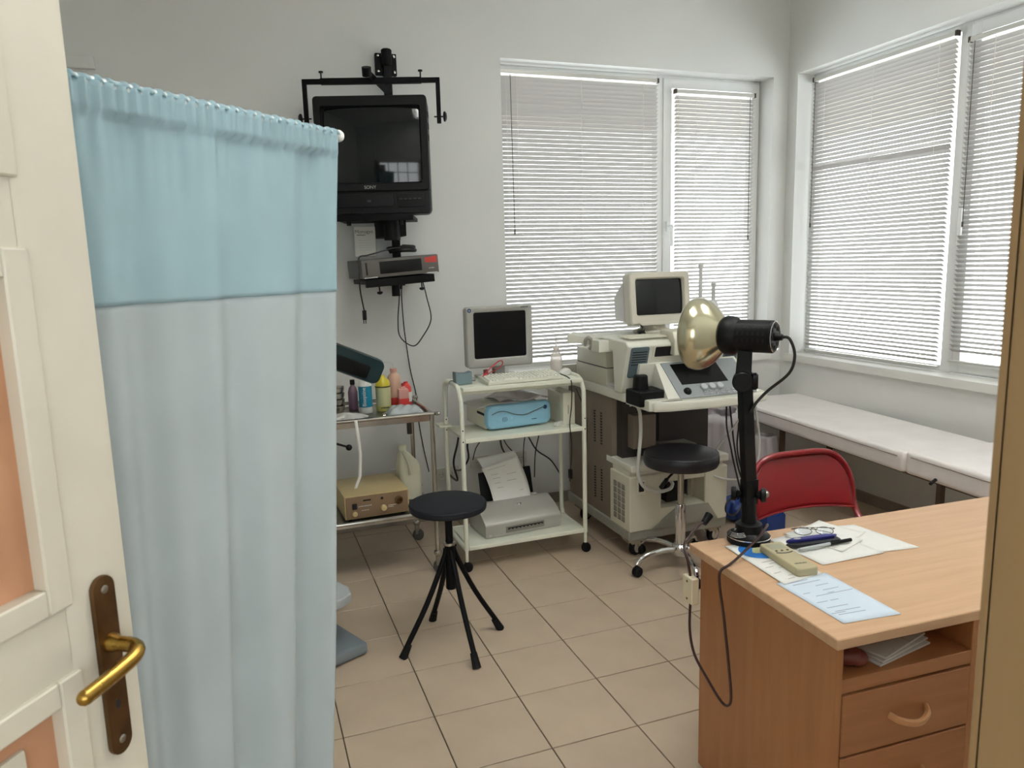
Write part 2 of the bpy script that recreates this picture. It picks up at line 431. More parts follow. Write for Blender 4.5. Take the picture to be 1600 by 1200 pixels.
# door frame
b = MB()
b.box(DO[1]-.002, DO[1]+.028, YF-.19, YF+.012, 0, DO[2]+.03, .004); b.box(DO[0]-.03, DO[0]+.002, YF-.19, YF+.012, 0, DO[2]+.03, .004)
b.box(DO[0], DO[1], YF-.19, YF+.012, DO[2]-.002, DO[2]+.03, .004)
b.box(DO[1]-.002, DO[1]+.09, YF, YF+.018, 0, DO[2]+.09, .006); b.box(DO[0]-.09, DO[0], YF, YF+.018, 0, DO[2]+.09, .006)
fr = struct(b.done('trim_2', 'frame_tan'))
b = MB(); b.box(DO[1]-.006, DO[1]+.001, YF-.19, YF-.05, 0, DO[2], .0008, 1); b.box(DO[0]+.001, DO[0]+.018, YF-.19, YF-.055, 0, DO[2], .003)
b.done('door_stop', 'frame_pink', fr)

# ------------------------------------------------------------------ windows
def bars(b, x0, x1, z0, z1, y0, y1, wd, bev=.006):
    b.box(x0, x0+wd, y0, y1, z0, z1, bev); b.box(x1-wd, x1, y0, y1, z0, z1, bev)
    b.box(x0+wd-.004, x1-wd+.004, y0, y1, z0, z0+wd, bev); b.box(x0+wd-.004, x1-wd+.004, y0, y1, z1-wd, z1, bev)
def window(name, W, M, mull, m2, out_end):
    """local frame: x along the wall, +y outwards from the wall face, W=(x0,x1,z0,z1)"""
    r = sroot(name); x0, x1, z0, z1 = W
    b = MB(M); bars(b, x0, x1, z0, z1, .150, .215, .038); b.done('window_frame', 'upvc', r)
    b = MB(M); b.box(mull, m2, .146, .215, z0, z1, .006); b.done('mullion', 'upvc', r)
    b = MB(M); bars(b, m2, x1-.012, z0+.012, z1-.018, .135, .20, .065); b.done('casement_frame', 'upvc', r)
    MB(M).box(x0+.03, mull+.01, .178, .182, z0+.03, z1-.03).done('pane', 'pane', r)
    MB(M).box(m2+.06, x1-.07, .178, .182, z0+.06, z1-.07).done('pane', 'pane', r)
    b = MB(M); b.box(x0-.022, x1+(.022 if out_end else .0), -.032, .155, z0-.052, z0+.001, .006); b.done('window_sill', 'sill', r)
    hx = m2+.036; hz = 1.865
    b = MB(M); b.box(hx-.014, hx+.014, .124, .136, hz-.035, hz+.035, .005); b.cyl((hx, .126, hz), (hx, .092, hz), .009)
    b.box(hx-.004, hx+.018, .085, .1, hz-.14, hz+.012, .005); b.done('window_handle', 'upvc', r)
    return r
window('window_1', W1, T(0, YB, 0), 2.592, 2.640, True)
MR = T(XR, 0, 0) @ Matrix.Rotation(R(-90), 4, 'Z')        # local x -> -Y, local y -> +X
window('window_2', (-W2[1], -W2[0], W2[2], W2[3]), MR, -1.168, -1.098, True)

# ------------------------------------------------------------------ blinds
def blind(label, loc, rz, width, ztop, zbot, tilt, cords, wand_x, odd=None):
    t = thing('venetian_blind', label, 'blind', loc, rz, 'venetian blinds at the windows')
    H = ztop-loc[2]; B = zbot-loc[2]; hw = width/2
    b = MB(); b.box(-hw, hw, -.014, .014, H-.026, H, .002, 1); hr = b.done('headrail', 'headrail', t)
    b = MB(); b.box(-hw-.003, -hw+.012, -.016, .016, H-.028, H+.003, .002, 1); b.box(hw-.012, hw+.003, -.016, .016, H-.028, H+.003, .002, 1); b.done('end_cap', 'brown_plastic', hr)
    b = MB(); b.box(-hw, hw, -.011, .011, B, B+.014, .004); b.done('bottom_rail', 'headrail', t)
    n = int((H-.05-B-.02)/.0272); wd = .0315; th = R(tilt)
    def sec(k, side):
        s = -wd/2+wd*k/4; bulge = .0022*(1-(2*s/wd)**2)+(0.0003 if side else -.0003)
        # s<0 is the room side; the room edge is the high edge
        return (s*math.cos(th)+bulge*math.sin(th), -s*math.sin(th)+bulge*math.cos(th))
    pts = [sec(k, 0) for k in range(5)]+[sec(k, 1) for k in range(4, -1, -1)]
    b = MB(); b.prism([(-hw+.004, y, z) for y, z in pts], (width-.008, 0, 0)); s0 = b.done('slat', 'slat', t, 60)
    z0 = H-.052
    for k in range(n):
        o = s0 if k == 0 else s0.copy()
        if k: COL.objects.link(o); o.parent = t
        o.location = (0, 0, z0-k*.0272)
        o.rotation_euler = (random.uniform(-.02, .02), random.uniform(-.0006, .0006), 0)
        if odd and k == odd: o.rotation_euler = (-.45, .004, 0)
    b = MB()
    for cx in cords:
        for yy in (-.0165, .0165): b.box(cx-.0011, cx+.0011, yy-.0006, yy+.0006, B+.01, H-.02)
    b.done('ladder_cord', 'cord', t)
    b = MB(); b.cyl((wand_x, -.02, H-.03), (wand_x+.004, -.024, H-1.0), .0022, seg=6); b.box(wand_x, wand_x+.008, -.028, -.02, H-1.03, H-1.0, .002)
    b.done('wand', 'brown_plastic', t)
    b = MB(); b.tube([(wand_x-.03, -.02, H-.03), (wand_x-.03, -.02, H-1.0), (wand_x-.028, -.02, H-1.15)], .001, 5, 2); b.done('pull_cord', 'cord', t)
    return t
blind('wide venetian blind over the left part of the back window', (2.0, YB+.122, .95), 0, 1.17, 2.852, .955, 44, (-.455, .0, .465), -.50)
blind('narrow venetian blind on the casement beside the room corner', (3.045, YB+.112, .95), 0, .665, 2.79, .955, 33, (-.31, -.165, .2, .31), .28)
blind('wide venetian blind on the right wall window, over the couch', (XR+.122, 1.732, .93), R(-90), 1.125, 2.862, .94, 37, (-.44, -.02, .46), -.53, 21)
blind('venetian blind next to the brown door frame, partly cut off', (XR+.112, .74, .99), R(-90), .69, 2.80, .99, 34, (-.335, -.18, .2), -.3)

# ================================================================== DOOR
FD = Vector((-.404, -.965, 0)); DU = Vector((-.565, -.825, 0)); DN = Vector((.825, -.565, 0))
MD = Matrix(((DU.x, DN.x, 0, FD.x), (DU.y, DN.y, 0, FD.y), (0, 0, 1, 0), (0, 0, 0, 1)))   # local x = from free edge to hinge, y = towards camera, z up
dr = sroot('door_1')
DW, DT, DH = .86, .042, 2.12
b = MB(MD)
b.box(0, .112, -DT, 0, .008, DH, .003); b.box(DW-.112, DW, -DT, 0, .008, DH, .003)
for z0, z1 in ((.008, .2), (1.105, 1.212), (1.662, 1.762), (1.99, DH)): b.box(.105, DW-.105, -DT, 0, z0, z1, .003)
b.done('stile_and_rail', 'door_cream', dr)
for z0, z1 in ((.2, 1.105), (1.212, 1.662), (1.762, 1.99)):
    b = MB(MD); b.box(.105, DW-.105, -.030, -.014, z0-.004, z1+.004); pn = b.done('panel', 'door_orange', dr)
    b = MB(MD); b.prism([(.185, -.016, z0+.055), (DW-.185, -.016, z0+.055), (DW-.185, -.016, z1-.055), (.185, -.016, z1-.055)], (0, .009, 0), .006); b.done('raised_field', 'door_cream', pn)
    b = MB(MD)
    for a0, a1, c0, c1 in ((.100, .137, z0-.008, z1+.008), (DW-.137, DW-.100, z0-.008, z1+.008), (.137, DW-.137, z0-.008, z0+.028), (.137, DW-.137, z1-.028, z1+.008)):
        b.box(a0, a1, -.018, .007, c0, c1, .006, 3)
    b.done('moulding', 'door_cream', pn)
# paint ridges near the hinge edge
# handle
hd = MB(MD)
pl = []
for k in range(13): a = math.pi*k/12; pl.append((.0505+.0195*math.cos(a), 0, 1.203+.0195*math.sin(a)))
for k in range(13): a = math.pi+math.pi*k/12; pl.append((.0505+.0195*math.cos(a), 0, .972+.0195*math.sin(a)))
hd.prism(pl, (0, .008, 0), .003); plate = hd.done('handle_plate', 'brass_old', dr)
b = MB(MD)
for z in (1.203, .975): b.lathe([(.006, 0), (.006, .001), (.004, .0025), (0, .0027)], (.0505, .008, z), (0, 1, 0), 12)
b.done('screw', 'steel_dull', plate)
b = MB(MD); b.lathe([(.0055, 0), (.0055, .0006), (0, .0006)], (.0505, .0078, 1.03), (0, 1, 0), 14, sx=.8, sy=1.3); b.done('keyhole', 'dark_hole', plate)
b = MB(MD); b.lathe([(.013, 0), (.0135, .006), (.011, .012), (.0095, .02), (.0095, .024)], (.0505, .007, 1.124), (0, 1, 0), 18)
b.tube([(.0505, .026, 1.124), (.0505, .04, 1.124), (.0525, .052, 1.1235), (.060, .0605, 1.122), (.075, .0645, 1.119), (.10, .064, 1.115), (.13, .062, 1.111), (.152, .060, 1.108)], .0102, 12, 8, flat=1.05)
b.ball((.152, .060, 1.108), .0104, sub=2); b.done('handle', 'brass', dr)

# ================================================================== CURTAIN SCREEN
RA = Vector((.034, -.236, 1.95)); RD = Vector((-.728, -.686, 0)); RN = Vector((.686, -.728, 0))    # rod end, direction to the left, towards camera
cs = thing('curtain_screen', 'pale blue cloth curtain gathered on a white rod behind the door', 'curtain', (RA.x, RA.y, 0))
RL = 1.15
b = MB(off(cs)); b.cyl(RA-RD*.012, RA+RD*RL, .0125, seg=20); b.lathe([(.0145, 0), (.0145, .012), (.012, .018), (0, .019)], RA+RD*.006, -RD, 20)
b.done('rod', 'rod_white', cs)
b = MB(off(cs))
for s in (.40, 1.08):
    p = RA+RD*s-RN*.06; b.cyl((p.x, p.y, .03), (p.x, p.y, 1.95), .011); b.cyl((p.x, p.y, 1.945), tuple(RA+RD*s), .008); q = RN*.12
    b.tube([p+Vector((q.x, q.y, .02-p.z)), p-Vector((q.x, q.y, p.z-.02))], .012, 8, 1)
b.done('stand_post', 'rod_white', cs)
ph = [random.uniform(0, 6.28) for _ in range(8)]
def curt(u, v):
    s = .004+u*(RL-.02)                         # along rod
    d = v                                        # 0 top, 1 bottom
    z = 1.953-d*1.89
    top = max(0, 1-d*24)
    amp = .004+.034*min(1, d*1.6)
    x = s*2*math.pi
    f = math.sin(x/.205+ph[0]+.5*math.sin(x/.9))*.75+.55*math.sin(x/.118+ph[1]+1.1*d)*max(.2, 1-.9*d)+.35*math.sin(x/.33+ph[3])*d
    g = (math.sin(x/.031+ph[2])*.6+math.sin(x/.047+ph[4])*.5)*max(0, 1-d*9)*.0042
    y = amp*f+g+.006
    hem = 0.0
    if d < .028: y = .0145+.004*math.sin(x/.024+ph[5])+.002*math.sin(x/.013)+ (d/.028)*.002
    p = RA+RD*(s+.006*math.sin(x/.3+ph[6])*d)+RN*y
    # the free edge leans in slightly towards the foot
    p = p+RD*(.235*d*(1-u)**1.4+.008)
    return Vector((p.x, p.y, z))
SEAM = .197
b = MB(off(cs)); b.sheet(lambda u, v: curt(u, v*SEAM), 230, 40, .0006); b.done('upper_cloth', 'curtain_band', cs, 180, 'bluer double layered upper part of the curtain')
b = MB(off(cs)); b.sheet(lambda u, v: curt(u, SEAM-.004+v*(1-SEAM+.004))-RN*.0016, 230, 70, .0006); b.done('lower_cloth', 'curtain', cs, 180)
def back(u, v):                                 # the casing folded over the rod, behind
    p = curt(u, v*.04); q = RA+RD*(.004+u*(RL-.02))
    d = v
    z = 1.953-d*.075
    y = -.0155-.003*math.sin(u*190)
    return Vector((q.x+RN.x*y, q.y+RN.y*y, z))
def cap(u, v):
    q = RA+RD*(.004+u*(RL-.02)); x = (.004+u*(RL-.02))*2*math.pi
    a = math.pi*v; rad = .0155+.003*math.sin(x/.024+ph[5])
    return Vector((q.x+RN.x*rad*math.cos(a), q.y+RN.y*rad*math.cos(a), 1.951+rad*.75*math.sin(a)+.0015*math.sin(x/.017)))
b = MB(off(cs)); b.sheet(back, 120, 4, .0006); b.sheet(cap, 260, 8, .0006); b.done('rod_casing', 'curtain_band', cs, 180)
# ================================================================== WALL BRACKET, TV, VIDEO RECORDER
PX, PY = .685, YB-.055
br = thing('wall_bracket', 'black wall pole with arms holding the television and recorder', 'bracket', (PX, YB, 1.5))
o_ = off(br)
b = MB(o_); b.box(PX-.022, PX+.022, PY-.022, PY+.022, 1.50, 2.86, .004); b.cyl((PX, PY, 2.775), (PX, PY, 2.872), .031, bev=.006); b.done('pole', 'black_paint', br)
b = MB(o_); b.box(PX-.062, PX+.062, PY+.02, YB-.001, 2.735, 2.855, .006); b.done('wall_plate', 'black_paint', br)
b = MB(o_); b.box(PX-.05, PX+.05, PY+.02, YB-.001, 1.52, 1.62, .006); b.done('wall_plate', 'black_paint', br)
b = MB(o_)
for sx in (-.045, .045):
    for z in (2.752, 2.838): b.lathe([(.009, 0), (.009, .004), (.004, .008), (0, .008)], (PX+sx, PY+.02, z), (0, -1, 0), 10)
b.done('bolt', 'steel', br)
PSI = R(17); TE = Vector((math.cos(PSI), -math.sin(PSI), 0)); TN = Vector((-math.sin(PSI), -math.cos(PSI), 0))
TC = Vector((.50, 1.95, 2.0))
MT = Matrix(((TE.x, -TN.x, 0, TC.x), (TE.y, -TN.y, 0, TC.y), (0, 0, 1, TC.z), (0, 0, 0, 1)))     # local: x right, y back, z up; origin under front centre
b = MB(o_ @ MT)
b.box(-.368, .368, .115, .14, .612, .637, .002, 1); b.box(-.27, .27, .112, .143, .609, .640, .002, 1)
b.box(-.368, -.345, .115, .14, .40, .637, .002, 1); b.box(.345, .368, .115, .14, .40, .637, .002, 1)
b.done('yoke', 'black_paint', br)
b = MB(o_ @ MT)
for sx in (-1, 1):
    b.cyl((sx*.33, .128, .435), (sx*.392, .128, .435), .004, seg=8); b.lathe([(.007, 0), (.026, .004), (.028, .012), (.018, .02), (0, .022)], (sx*.378, .128, .435), (sx, 0, 0), 16)
    b.cyl((sx*.265, .128, .63), (sx*.265, .128, .672), .004, seg=8); b.lathe([(.004, 0), (.012, .002), (.012, .01), (0, .012)], (sx*.265, .128, .668), (0, 0, 1), 12)
b.done('clamp_knob', 'black_plastic', br)
b = MB(o_); b.tube([(PX, PY, 2.63), (.50, 1.965, 2.645)], .021, 4, 1); b.cyl((.50, 1.975, 2.625), (.495, 1.955, 2.665), .025, seg=14); b.done('arm', 'black_paint', br)
b = MB(o_); b.box(.56, .68, 2.02, 2.36, 1.80, 1.905, .01, m=None); b.cyl((.60, 2.03, 1.78), (.60, 2.03, 1.91), .045); b.done('arm', 'black_paint', br)
b = MB(o_ @ MT); b.box(-.22, .20, .02, .34, -.112, -.092, .003); b.box(-.22, .20, .012, .028, -.118, -.085, .002)
for sx in (-.15, .13): b.cyl((sx, .04, -.14), (sx, .04, -.11), .012, seg=10)
b.done('tray', 'black_paint', br)
# recorder tray
RR_ = R(-4.5); MVr = T(.635, 2.07, 1.585) @ Matrix.Rotation(R(4), 4, 'Z') @ Matrix.Rotation(R(-3.4), 4, 'Y')
b = MB(o_ @ MVr); b.box(-.205, .19, -.05, .26, -.033, -.006, .003); b.box(-.205, .19, -.056, -.03, -.05, -.008, .003); b.done('tray', 'black_paint', br)
b = MB(o_ @ MVr)
for sx in (-.13, .115):
    b.cyl((sx, -.04, -.085), (sx, -.04, -.045), .004, seg=8); b.lathe([(.004, 0), (.016, .003), (.016, .012), (.006, .018), (0, .018)], (sx, -.04, -.075), (0, 0, -1), 12)
b.done('clamp_knob', 'black_plastic', br)
b = MB(o_); b.cyl((.615, 2.08, 1.47), (.615, 2.08, 1.56), .024); b.hexa([(.615, 2.07, 1.505), (.70, 2.36, 1.52), (.67, 2.36, 1.52), (.60, 2.08, 1.505)], [(.615, 2.07, 1.55), (.70, 2.36, 1.565), (.67, 2.36, 1.565), (.60, 2.08, 1.55)]); b.done('arm', 'black_paint', br)
b = MB(o_); b.tube([(.60, 2.12, 1.72), (.66, 2.06, 1.725), (.74, 2.1, 1.725), (.70, 2.2, 1.73), (.6, 2.16, 1.735), (.62, 2.08, 1.74), (.73, 2.08, 1.742), (.69, 2.19, 1.75)], .011, 8, 6); b.done('coiled_cable', 'cable_black', br)

tv = thing('television', 'black tube television hanging in a yoke on the back wall', 'television', (TC.x, TC.y, TC.z-.09))
o_ = off(tv) @ MT
b = MB(o_)
def rrect(w0, w1, h0, h1, y, rad, n=5):
    pts = []
    for cx, cz, a0 in ((w1-rad, h1-rad, 0), (w0+rad, h1-rad, 90), (w0+rad, h0+rad, 180), (w1-rad, h0+rad, 270)):
        for k in range(n): a = R(a0+90*k/(n-1)); pts.append((cx+rad*math.cos(a), y, cz+rad*math.sin(a)))
    return pts
def loft(b, loops, cap0=True, cap1=True):
    t = bmesh.new(); L = [[t.verts.new(p) for p in lp] for lp in loops]; n = len(L[0])
    for a, c in zip(L, L[1:]):
        for k in range(n): t.faces.new((a[k], a[(k+1) % n], c[(k+1) % n], c[k]))
    if cap0: t.faces.new(L[0])
    if cap1: t.faces.new(L[-1])
    bmesh.ops.recalc_face_normals(t, faces=t.faces[:]); b._merge(t)
HW = .2975
loft(b, [rrect(-HW, HW, -.085, .52, .035, .02), rrect(-HW, HW, -.085, .52, .16, .03), rrect(-.24, .24, -.06, .46, .24, .04), rrect(-.16, .16, .0, .36, .345, .05)])
b.done('cabinet', 'tv_case', tv)
b = MB(o_)
# bezel ring around the tube, lower control strip
def frame_ring(b, x0, x1, z0, z1, ix0, ix1, iz0, iz1, y0, y1, rec):
    """front frame: outer at y0, sloping in to the opening at y0+rec"""
    o1 = rrect(x0, x1, z0, z1, y1, .02); o2 = rrect(x0, x1, z0, z1, y0+.006, .02); o3 = rrect(x0+.006, x1-.006, z0+.006, z1-.006, y0, .02)
    i1 = rrect(ix0, ix1, iz0, iz1, y0, .012); i2 = rrect(ix0+.008, ix1-.008, iz0+.008, iz1-.008, y0+rec, .012); i3 = rrect(ix0+.008, ix1-.008, iz0+.008, iz1-.008, y1, .012)
    loft(b, [o1, o2, o3, i1, i2, i3], False, False)
frame_ring(b, -HW, HW, .035, .525, -.262, .262, .075, .475, 0, .06, .022)
b.done('bezel', 'tv_case', tv)
b = MB(o_)
def bulge(u, v):
    x = -.256+.512*u; z = .08+.39*v; r2 = (x/.256)**2*.6+((z-.275)/.195)**2*.4
    return Vector((x, .004+.034*r2, z))
b.sheet(bulge, 16, 14, 0); b.done('tube_face', 'crt_glass', tv, 180)
b = MB(o_); b.box(-HW+.004, HW-.004, .012, .06, -.08, .038, .006); b.box(-.26, .10, .002, .02, -.045, .022, .004); b.box(.12, .27, .004, .02, -.05, .02, .004); b.done('control_flap', 'tv_case', tv)
b = MB(o_)
for k in range(5): b.box(.13+.025*k, .148+.025*k, .0005, .006, -.01, -.004, .001)
b.box(-.04, -.02, .0, .004, -.02, -.01); b.done('button', 'print_dark', tv)
t_ = text('SONY', .024, (0, 0, 0), FRONT, 'print_grey', tv); t_.matrix_local = off(tv) @ MT @ T(-.02, -.0015, .056) @ Euler(FRONT).to_matrix().to_4x4()
b = MB(o_)
for z in (.30, .36, .42): b.box(HW-.001, HW+.004, .05, .10, z, z+.03, .003)
b.done('side_grip', 'black_plastic', tv)

MV = T(.635, 2.07, 1.585) @ Matrix.Rotation(R(4), 4, 'Z') @ Matrix.Rotation(R(-3.4), 4, 'Y')
vc = thing('video_recorder', 'grey video recorder on the tray under the television', 'video recorder', (.635, 2.07, 1.585), rot=MV.to_euler())
b = MB(); b.box(-.222, .214, -.06, .29, 0, .102, .004); b.done('body', 'vcr_dark', vc)
b = MB(); b.box(-.222, .214, -.076, -.058, .002, .100, .004); b.done('front_panel', 'vcr_grey', vc)
b = MB(); b.box(-.125, .115, -.080, -.070, .02, .086, .004); b.done('cassette_flap', 'screen_black', vc)
b = MB(); b.box(-.203, -.193, -.0785, -.07, .018, .085, .001); b.done('slot', 'dark_hole', vc)
b = MB(); b.prism([(.135, -.0775, .062), (.205, -.0775, .058), (.205, -.0775, .094), (.135, -.0775, .088)], (0, .003, 0)); b.done('sticker', 'red_label', vc)
b = MB(); b.box(-.215, -.14, -.079, -.07, .002, .006); b.box(.14, .205, -.079, -.07, .002, .006); b.done('trim_strip', 'chrome', vc)
strokes(vc, 'print_grey', .155, .19, -.0772, .026, 4, .006)
bx = thing('medicine_carton', 'upright white medicine carton standing on the video recorder', 'box', (.475, 2.19, 1.697), R(-12))
b = MB(); b.box(-.058, .058, -.001, .0, .001, .165); b.done('front_face', 'carton', bx)
b = MB(); b.box(-.058, .058, .0, .055, 0, .166, .001, 1); b.done('body', 'carton_side', bx)
text('Monogyn', .027, (-.004, -.0015, .138), FRONT, 'print_dark', bx)
b = MB(); b.box(-.045, .005, -.0016, -.0008, .118, .1215); b.done('rule', 'print_dark', bx)
b = MB()
for k in range(5): b.box(-.035, .035-.01*(k % 2), -.0014, -.0008, .09-.014*k, .0915-.014*k)
b.done('small_print', 'print_grey', bx)
# cables of the recorder
c1 = MB(); c1.tube([(.70, 2.13, 1.74), (.60, 2.02, 1.735), (.50, 2.0, 1.712), (.45, 2.0, 1.70), (.405, 1.985, 1.69), (.40, 1.975, 1.63), (.40, 1.99, 1.52), (.42, 2.04, 1.42), (.425, 2.05, 1.40)], .004, 6, 6)
o = tag(c1.done('power_cable', 'cable_black'), 'black plug lead hanging loose from the left end of the recorder', 'cable', 'cables under the television')
b = MB(); b.box(.414, .436, 2.04, 2.06, 1.345, 1.40, .005); b.cyl((.419, 2.05, 1.345), (.419, 2.05, 1.325), .0025, seg=6); b.cyl((.431, 2.05, 1.345), (.431, 2.05, 1.325), .0025, seg=6); b.done('plug', 'black_plastic', o)
c1 = MB(); c1.tube([(.66, 2.2, 1.56), (.655, 2.2, 1.45), (.645, 2.22, 1.32), (.66, 2.25, 1.22), (.74, 2.26, 1.16), (.80, 2.25, 1.22), (.845, 2.22, 1.32), (.82, 2.2, 1.45), (.79, 2.18, 1.57)], .0036, 6, 6)
tag(c1.done('looped_cable', 'cable_black'), 'black cable hanging in a long loop under the recorder', 'cable', 'cables under the television')
c1 = MB(); c1.tube([(.675, 2.2, 1.56), (.68, 2.25, 1.45), (.70, 2.33, 1.3), (.715, 2.37, 1.2), (.74, 2.39, 1.0), (.77, 2.395, .84), (.775, 2.395, .7), (.80, 2.395, .5), (.83, 2.395, .33)], .0036, 6, 6)
tag(c1.done('aerial_cable', 'cable_black'), 'thin black cable running down the back wall to the socket', 'cable', 'cables under the television')

# ================================================================== STEEL TROLLEY
tr = thing('steel_trolley', 'stainless steel instrument trolley behind the curtain edge', 'trolley', (.3, 1.83, 0))
o_ = off(tr); TX0, TX1, TY0, TY1 = -.10, .672, 1.59, 2.10
for x in (TX0, TX1):
    for y in (TY0, TY1):
        b = MB(o_); b.cyl((x, y, .115), (x, y, .87), .0125); b.lathe([(.012, 0), (.02, .006), (.023, .016), (.02, .026), (.012, .032)], (x, y, .095), (0, 0, 1), 16); lg = b.done('leg', 'steel', tr)
        b = MB(o_); b.box(x-.012, x+.012, y-.012, y+.012, .04, .098, .004); b.done('caster_fork', 'steel_dull', lg)
        b = MB(o_); b.lathe([(0, -.012), (.026, -.012), (.034, -.008), (.034, .008), (.026, .012), (0, .012)], (x+.006, y, .034), (0.3, 1, 0), 18); b.done('caster', 'grey_rubber', lg)
for z in (.862, .342):
    b = MB(o_); b.box(TX0+.008, TX1-.008, TY0+.005, TY1-.005, z-.012, z-.006); tp = b.done('tray', 'steel_dull', tr)
    b = MB(o_); zr = z+.012 if z > .5 else z-.004
    b.tube([(TX0, TY0, zr), (TX1-.02, TY0, zr), (TX1, TY0+.02, zr), (TX1, TY1-.02, zr), (TX1-.02, TY1, zr), (TX0, TY1, zr)], .0095, 10, 3); b.done('rim', 'steel', tp)
    b = MB(o_); b.box(TX0, TX1, TY0-.001, TY0+.004, z-.026, z+.004); b.box(TX1-.004, TX1+.001, TY0, TY1, z-.026, z+.004); b.done('tray_edge', 'steel', tp)
b = MB(o_); b.box(TX1-.03, TX1+.002, TY1-.012, TY1+.012, .66, .76, .003); b.done('clamp', 'us_dark', tr)

def bottle(name, label, cat, loc, prof, m, parts=(), seg=20, sx=1, sy=1, rz=0, group='bottles on the steel trolley'):
    t = thing(name, label, cat, loc, rz, group)
    MB().lathe(prof, seg=seg, sx=sx, sy=sy).done('body', m, t, 40)
    for nm, pr, mm in parts: MB().lathe(pr, seg=seg, sx=sx, sy=sy).done(nm, mm, t, 40)
    return t
ZT = .8575
t = bottle('antiseptic_bottle', 'teal labelled antiseptic bottle under the dark green lamp head', 'bottle', (.375, 1.86, ZT), [(0, 0), (.034, 0), (.036, .005), (.036, .15), (.03, .175), (.014, .19), (.014, .2), (0, .2)], 'white_plastic',
           (('label_band', [(.0368, .035), (.0368, .148)], 'teal_label'), ('cap', [(.015, .192), (.015, .222), (0, .222)], 'teal_label')))
text('Biseptine', .028, (-.012, -.0378, .092), (R(90), R(-90), 0), 'white_plastic', t)
bottle('dark_bottle', 'mauve grey bottle tucked behind the teal bottle', 'bottle', (.325, 1.98, ZT), [(0, 0), (.026, 0), (.027, .004), (.027, .10), (.02, .125), (.011, .135), (.011, .15), (0, .15)], 'mauve', (('cap', [(.013, .142), (.013, .168), (0, .168)], 'black_plastic'),))
t = bottle('yellow_bottle', 'yellow bottle with a domed yellow cap in front of the soap', 'bottle', (.475, 1.88, ZT), [(0, 0), (.039, 0), (.041, .005), (.041, .132), (.0395, .136), (0, .136)], 'yellow_liquid',
           (('label_band', [(.0415, .03), (.0415, .128)], 'pale_label'), ('cap', [(.0395, .1365), (.0395, .15), (.034, .168), (.016, .182), (.013, .195), (0, .197)], 'yellow_cap'), ('collar', [(.0413, .131), (.0425, .134), (.0413, .138)], 'us_dark')))
strokes(t, 'print_dark', -.022, .022, -.0428, .018, 6, .008)
t = bottle('soap_dispenser', 'tall peach soap bottle with a thin pump spout', 'bottle', (.56, 2.0, ZT), [(0, 0), (.037, 0), (.038, .004), (.038, .12), (.036, .165), (.018, .185), (.018, .195), (0, .195)], 'peach',
           (('cap', [(.02, .193), (.02, .212), (0, .212)], 'pink_clear'), ('red_band', [(.0385, .01), (.0385, .05)], 'red_soap')))
MB().tube([(0, 0, .21), (0, 0, .235), (-.01, 0, .245), (-.05, 0, .25), (-.075, 0, .225)], .002, 6, 5).done('spout', 'cable_white', t)
bottle('square_jar', 'small pinkish square jar beside the soap dispenser', 'jar', (.585, 1.88, ZT), [(0, 0), (.036, 0), (.038, .004), (.038, .105), (.036, .11), (.02, .114), (.018, .122), (0, .122)], 'pink_clear', (('label_band', [(.0385, .02), (.0385, .06)], 'red_soap'),), seg=4, rz=R(45))
bottle('red_bottle', 'red bottle with a white panel at the back of the trolley', 'bottle', (.625, 1.99, ZT), [(0, 0), (.03, 0), (.031, .004), (.031, .10), (.02, .118), (.012, .124), (.012, .132), (0, .132)], 'red_soap', (('label_band', [(.0315, .02), (.0315, .075)], 'paper'),))
t = thing('brown_capped_vial', 'white vial with a brown cap lying at the trolley corner', 'bottle', (.63, 2.045, ZT+.085), 0, 'bottles on the steel trolley')
t.location.z = ZT
MB().lathe([(0, 0), (.022, 0), (.023, .003), (.023, .07), (.012, .085), (0, .085)]).done('body', 'white_plastic', t)
MB().cyl((0, 0, .08), (0, 0, .115), .02, bev=.003).done('cap', 'brown_cap', t)
# wrapped pack
t = thing('plastic_pack', 'clear plastic wrapped dressing pack at the trolley front', 'pack', (.555, 1.71, ZT))
def pack(u, v, s):
    x = -.10+.20*u; y = -.06+.12*v
    h = .048*(1-(2*u-1)**6)*(1-(2*v-1)**4)+.004*math.sin(9*u+7*v)+.003*math.sin(23*u-13*v)
    return Vector((x, y, max(.001, h)*s+.001))
MB().sheet(lambda u, v: pack(u, v, 1), 24, 16, .0008).done('wrapper', 'bag_clear', t, 180)
MB().box(-.075, .06, -.035, .035, .002, .03, .008).done('dressing', 'white_plastic', t)
# scissors
t = thing('scissors', 'small steel scissors lying in front of the yellow bottle', 'scissors', (.49, 1.72, ZT+.001))
b = MB(); b.tube([(-.05, -.01, .004), (.0, .002, .004), (.03, .02, .004)], .0025, 6, 3); b.tube([(-.05, .01, .007), (.0, -.002, .007), (.03, -.02, .007)], .0025, 6, 3); b.done('blade', 'steel', t)
b = MB()
for y in (.028, -.028): b.tube([(.03+.014+.014*math.cos(a), y+.012*math.sin(a), .005) for a in [k*math.pi/5 for k in range(10)]], .002, 6, 2, closed=True)
b.done('finger_ring', 'steel', t)
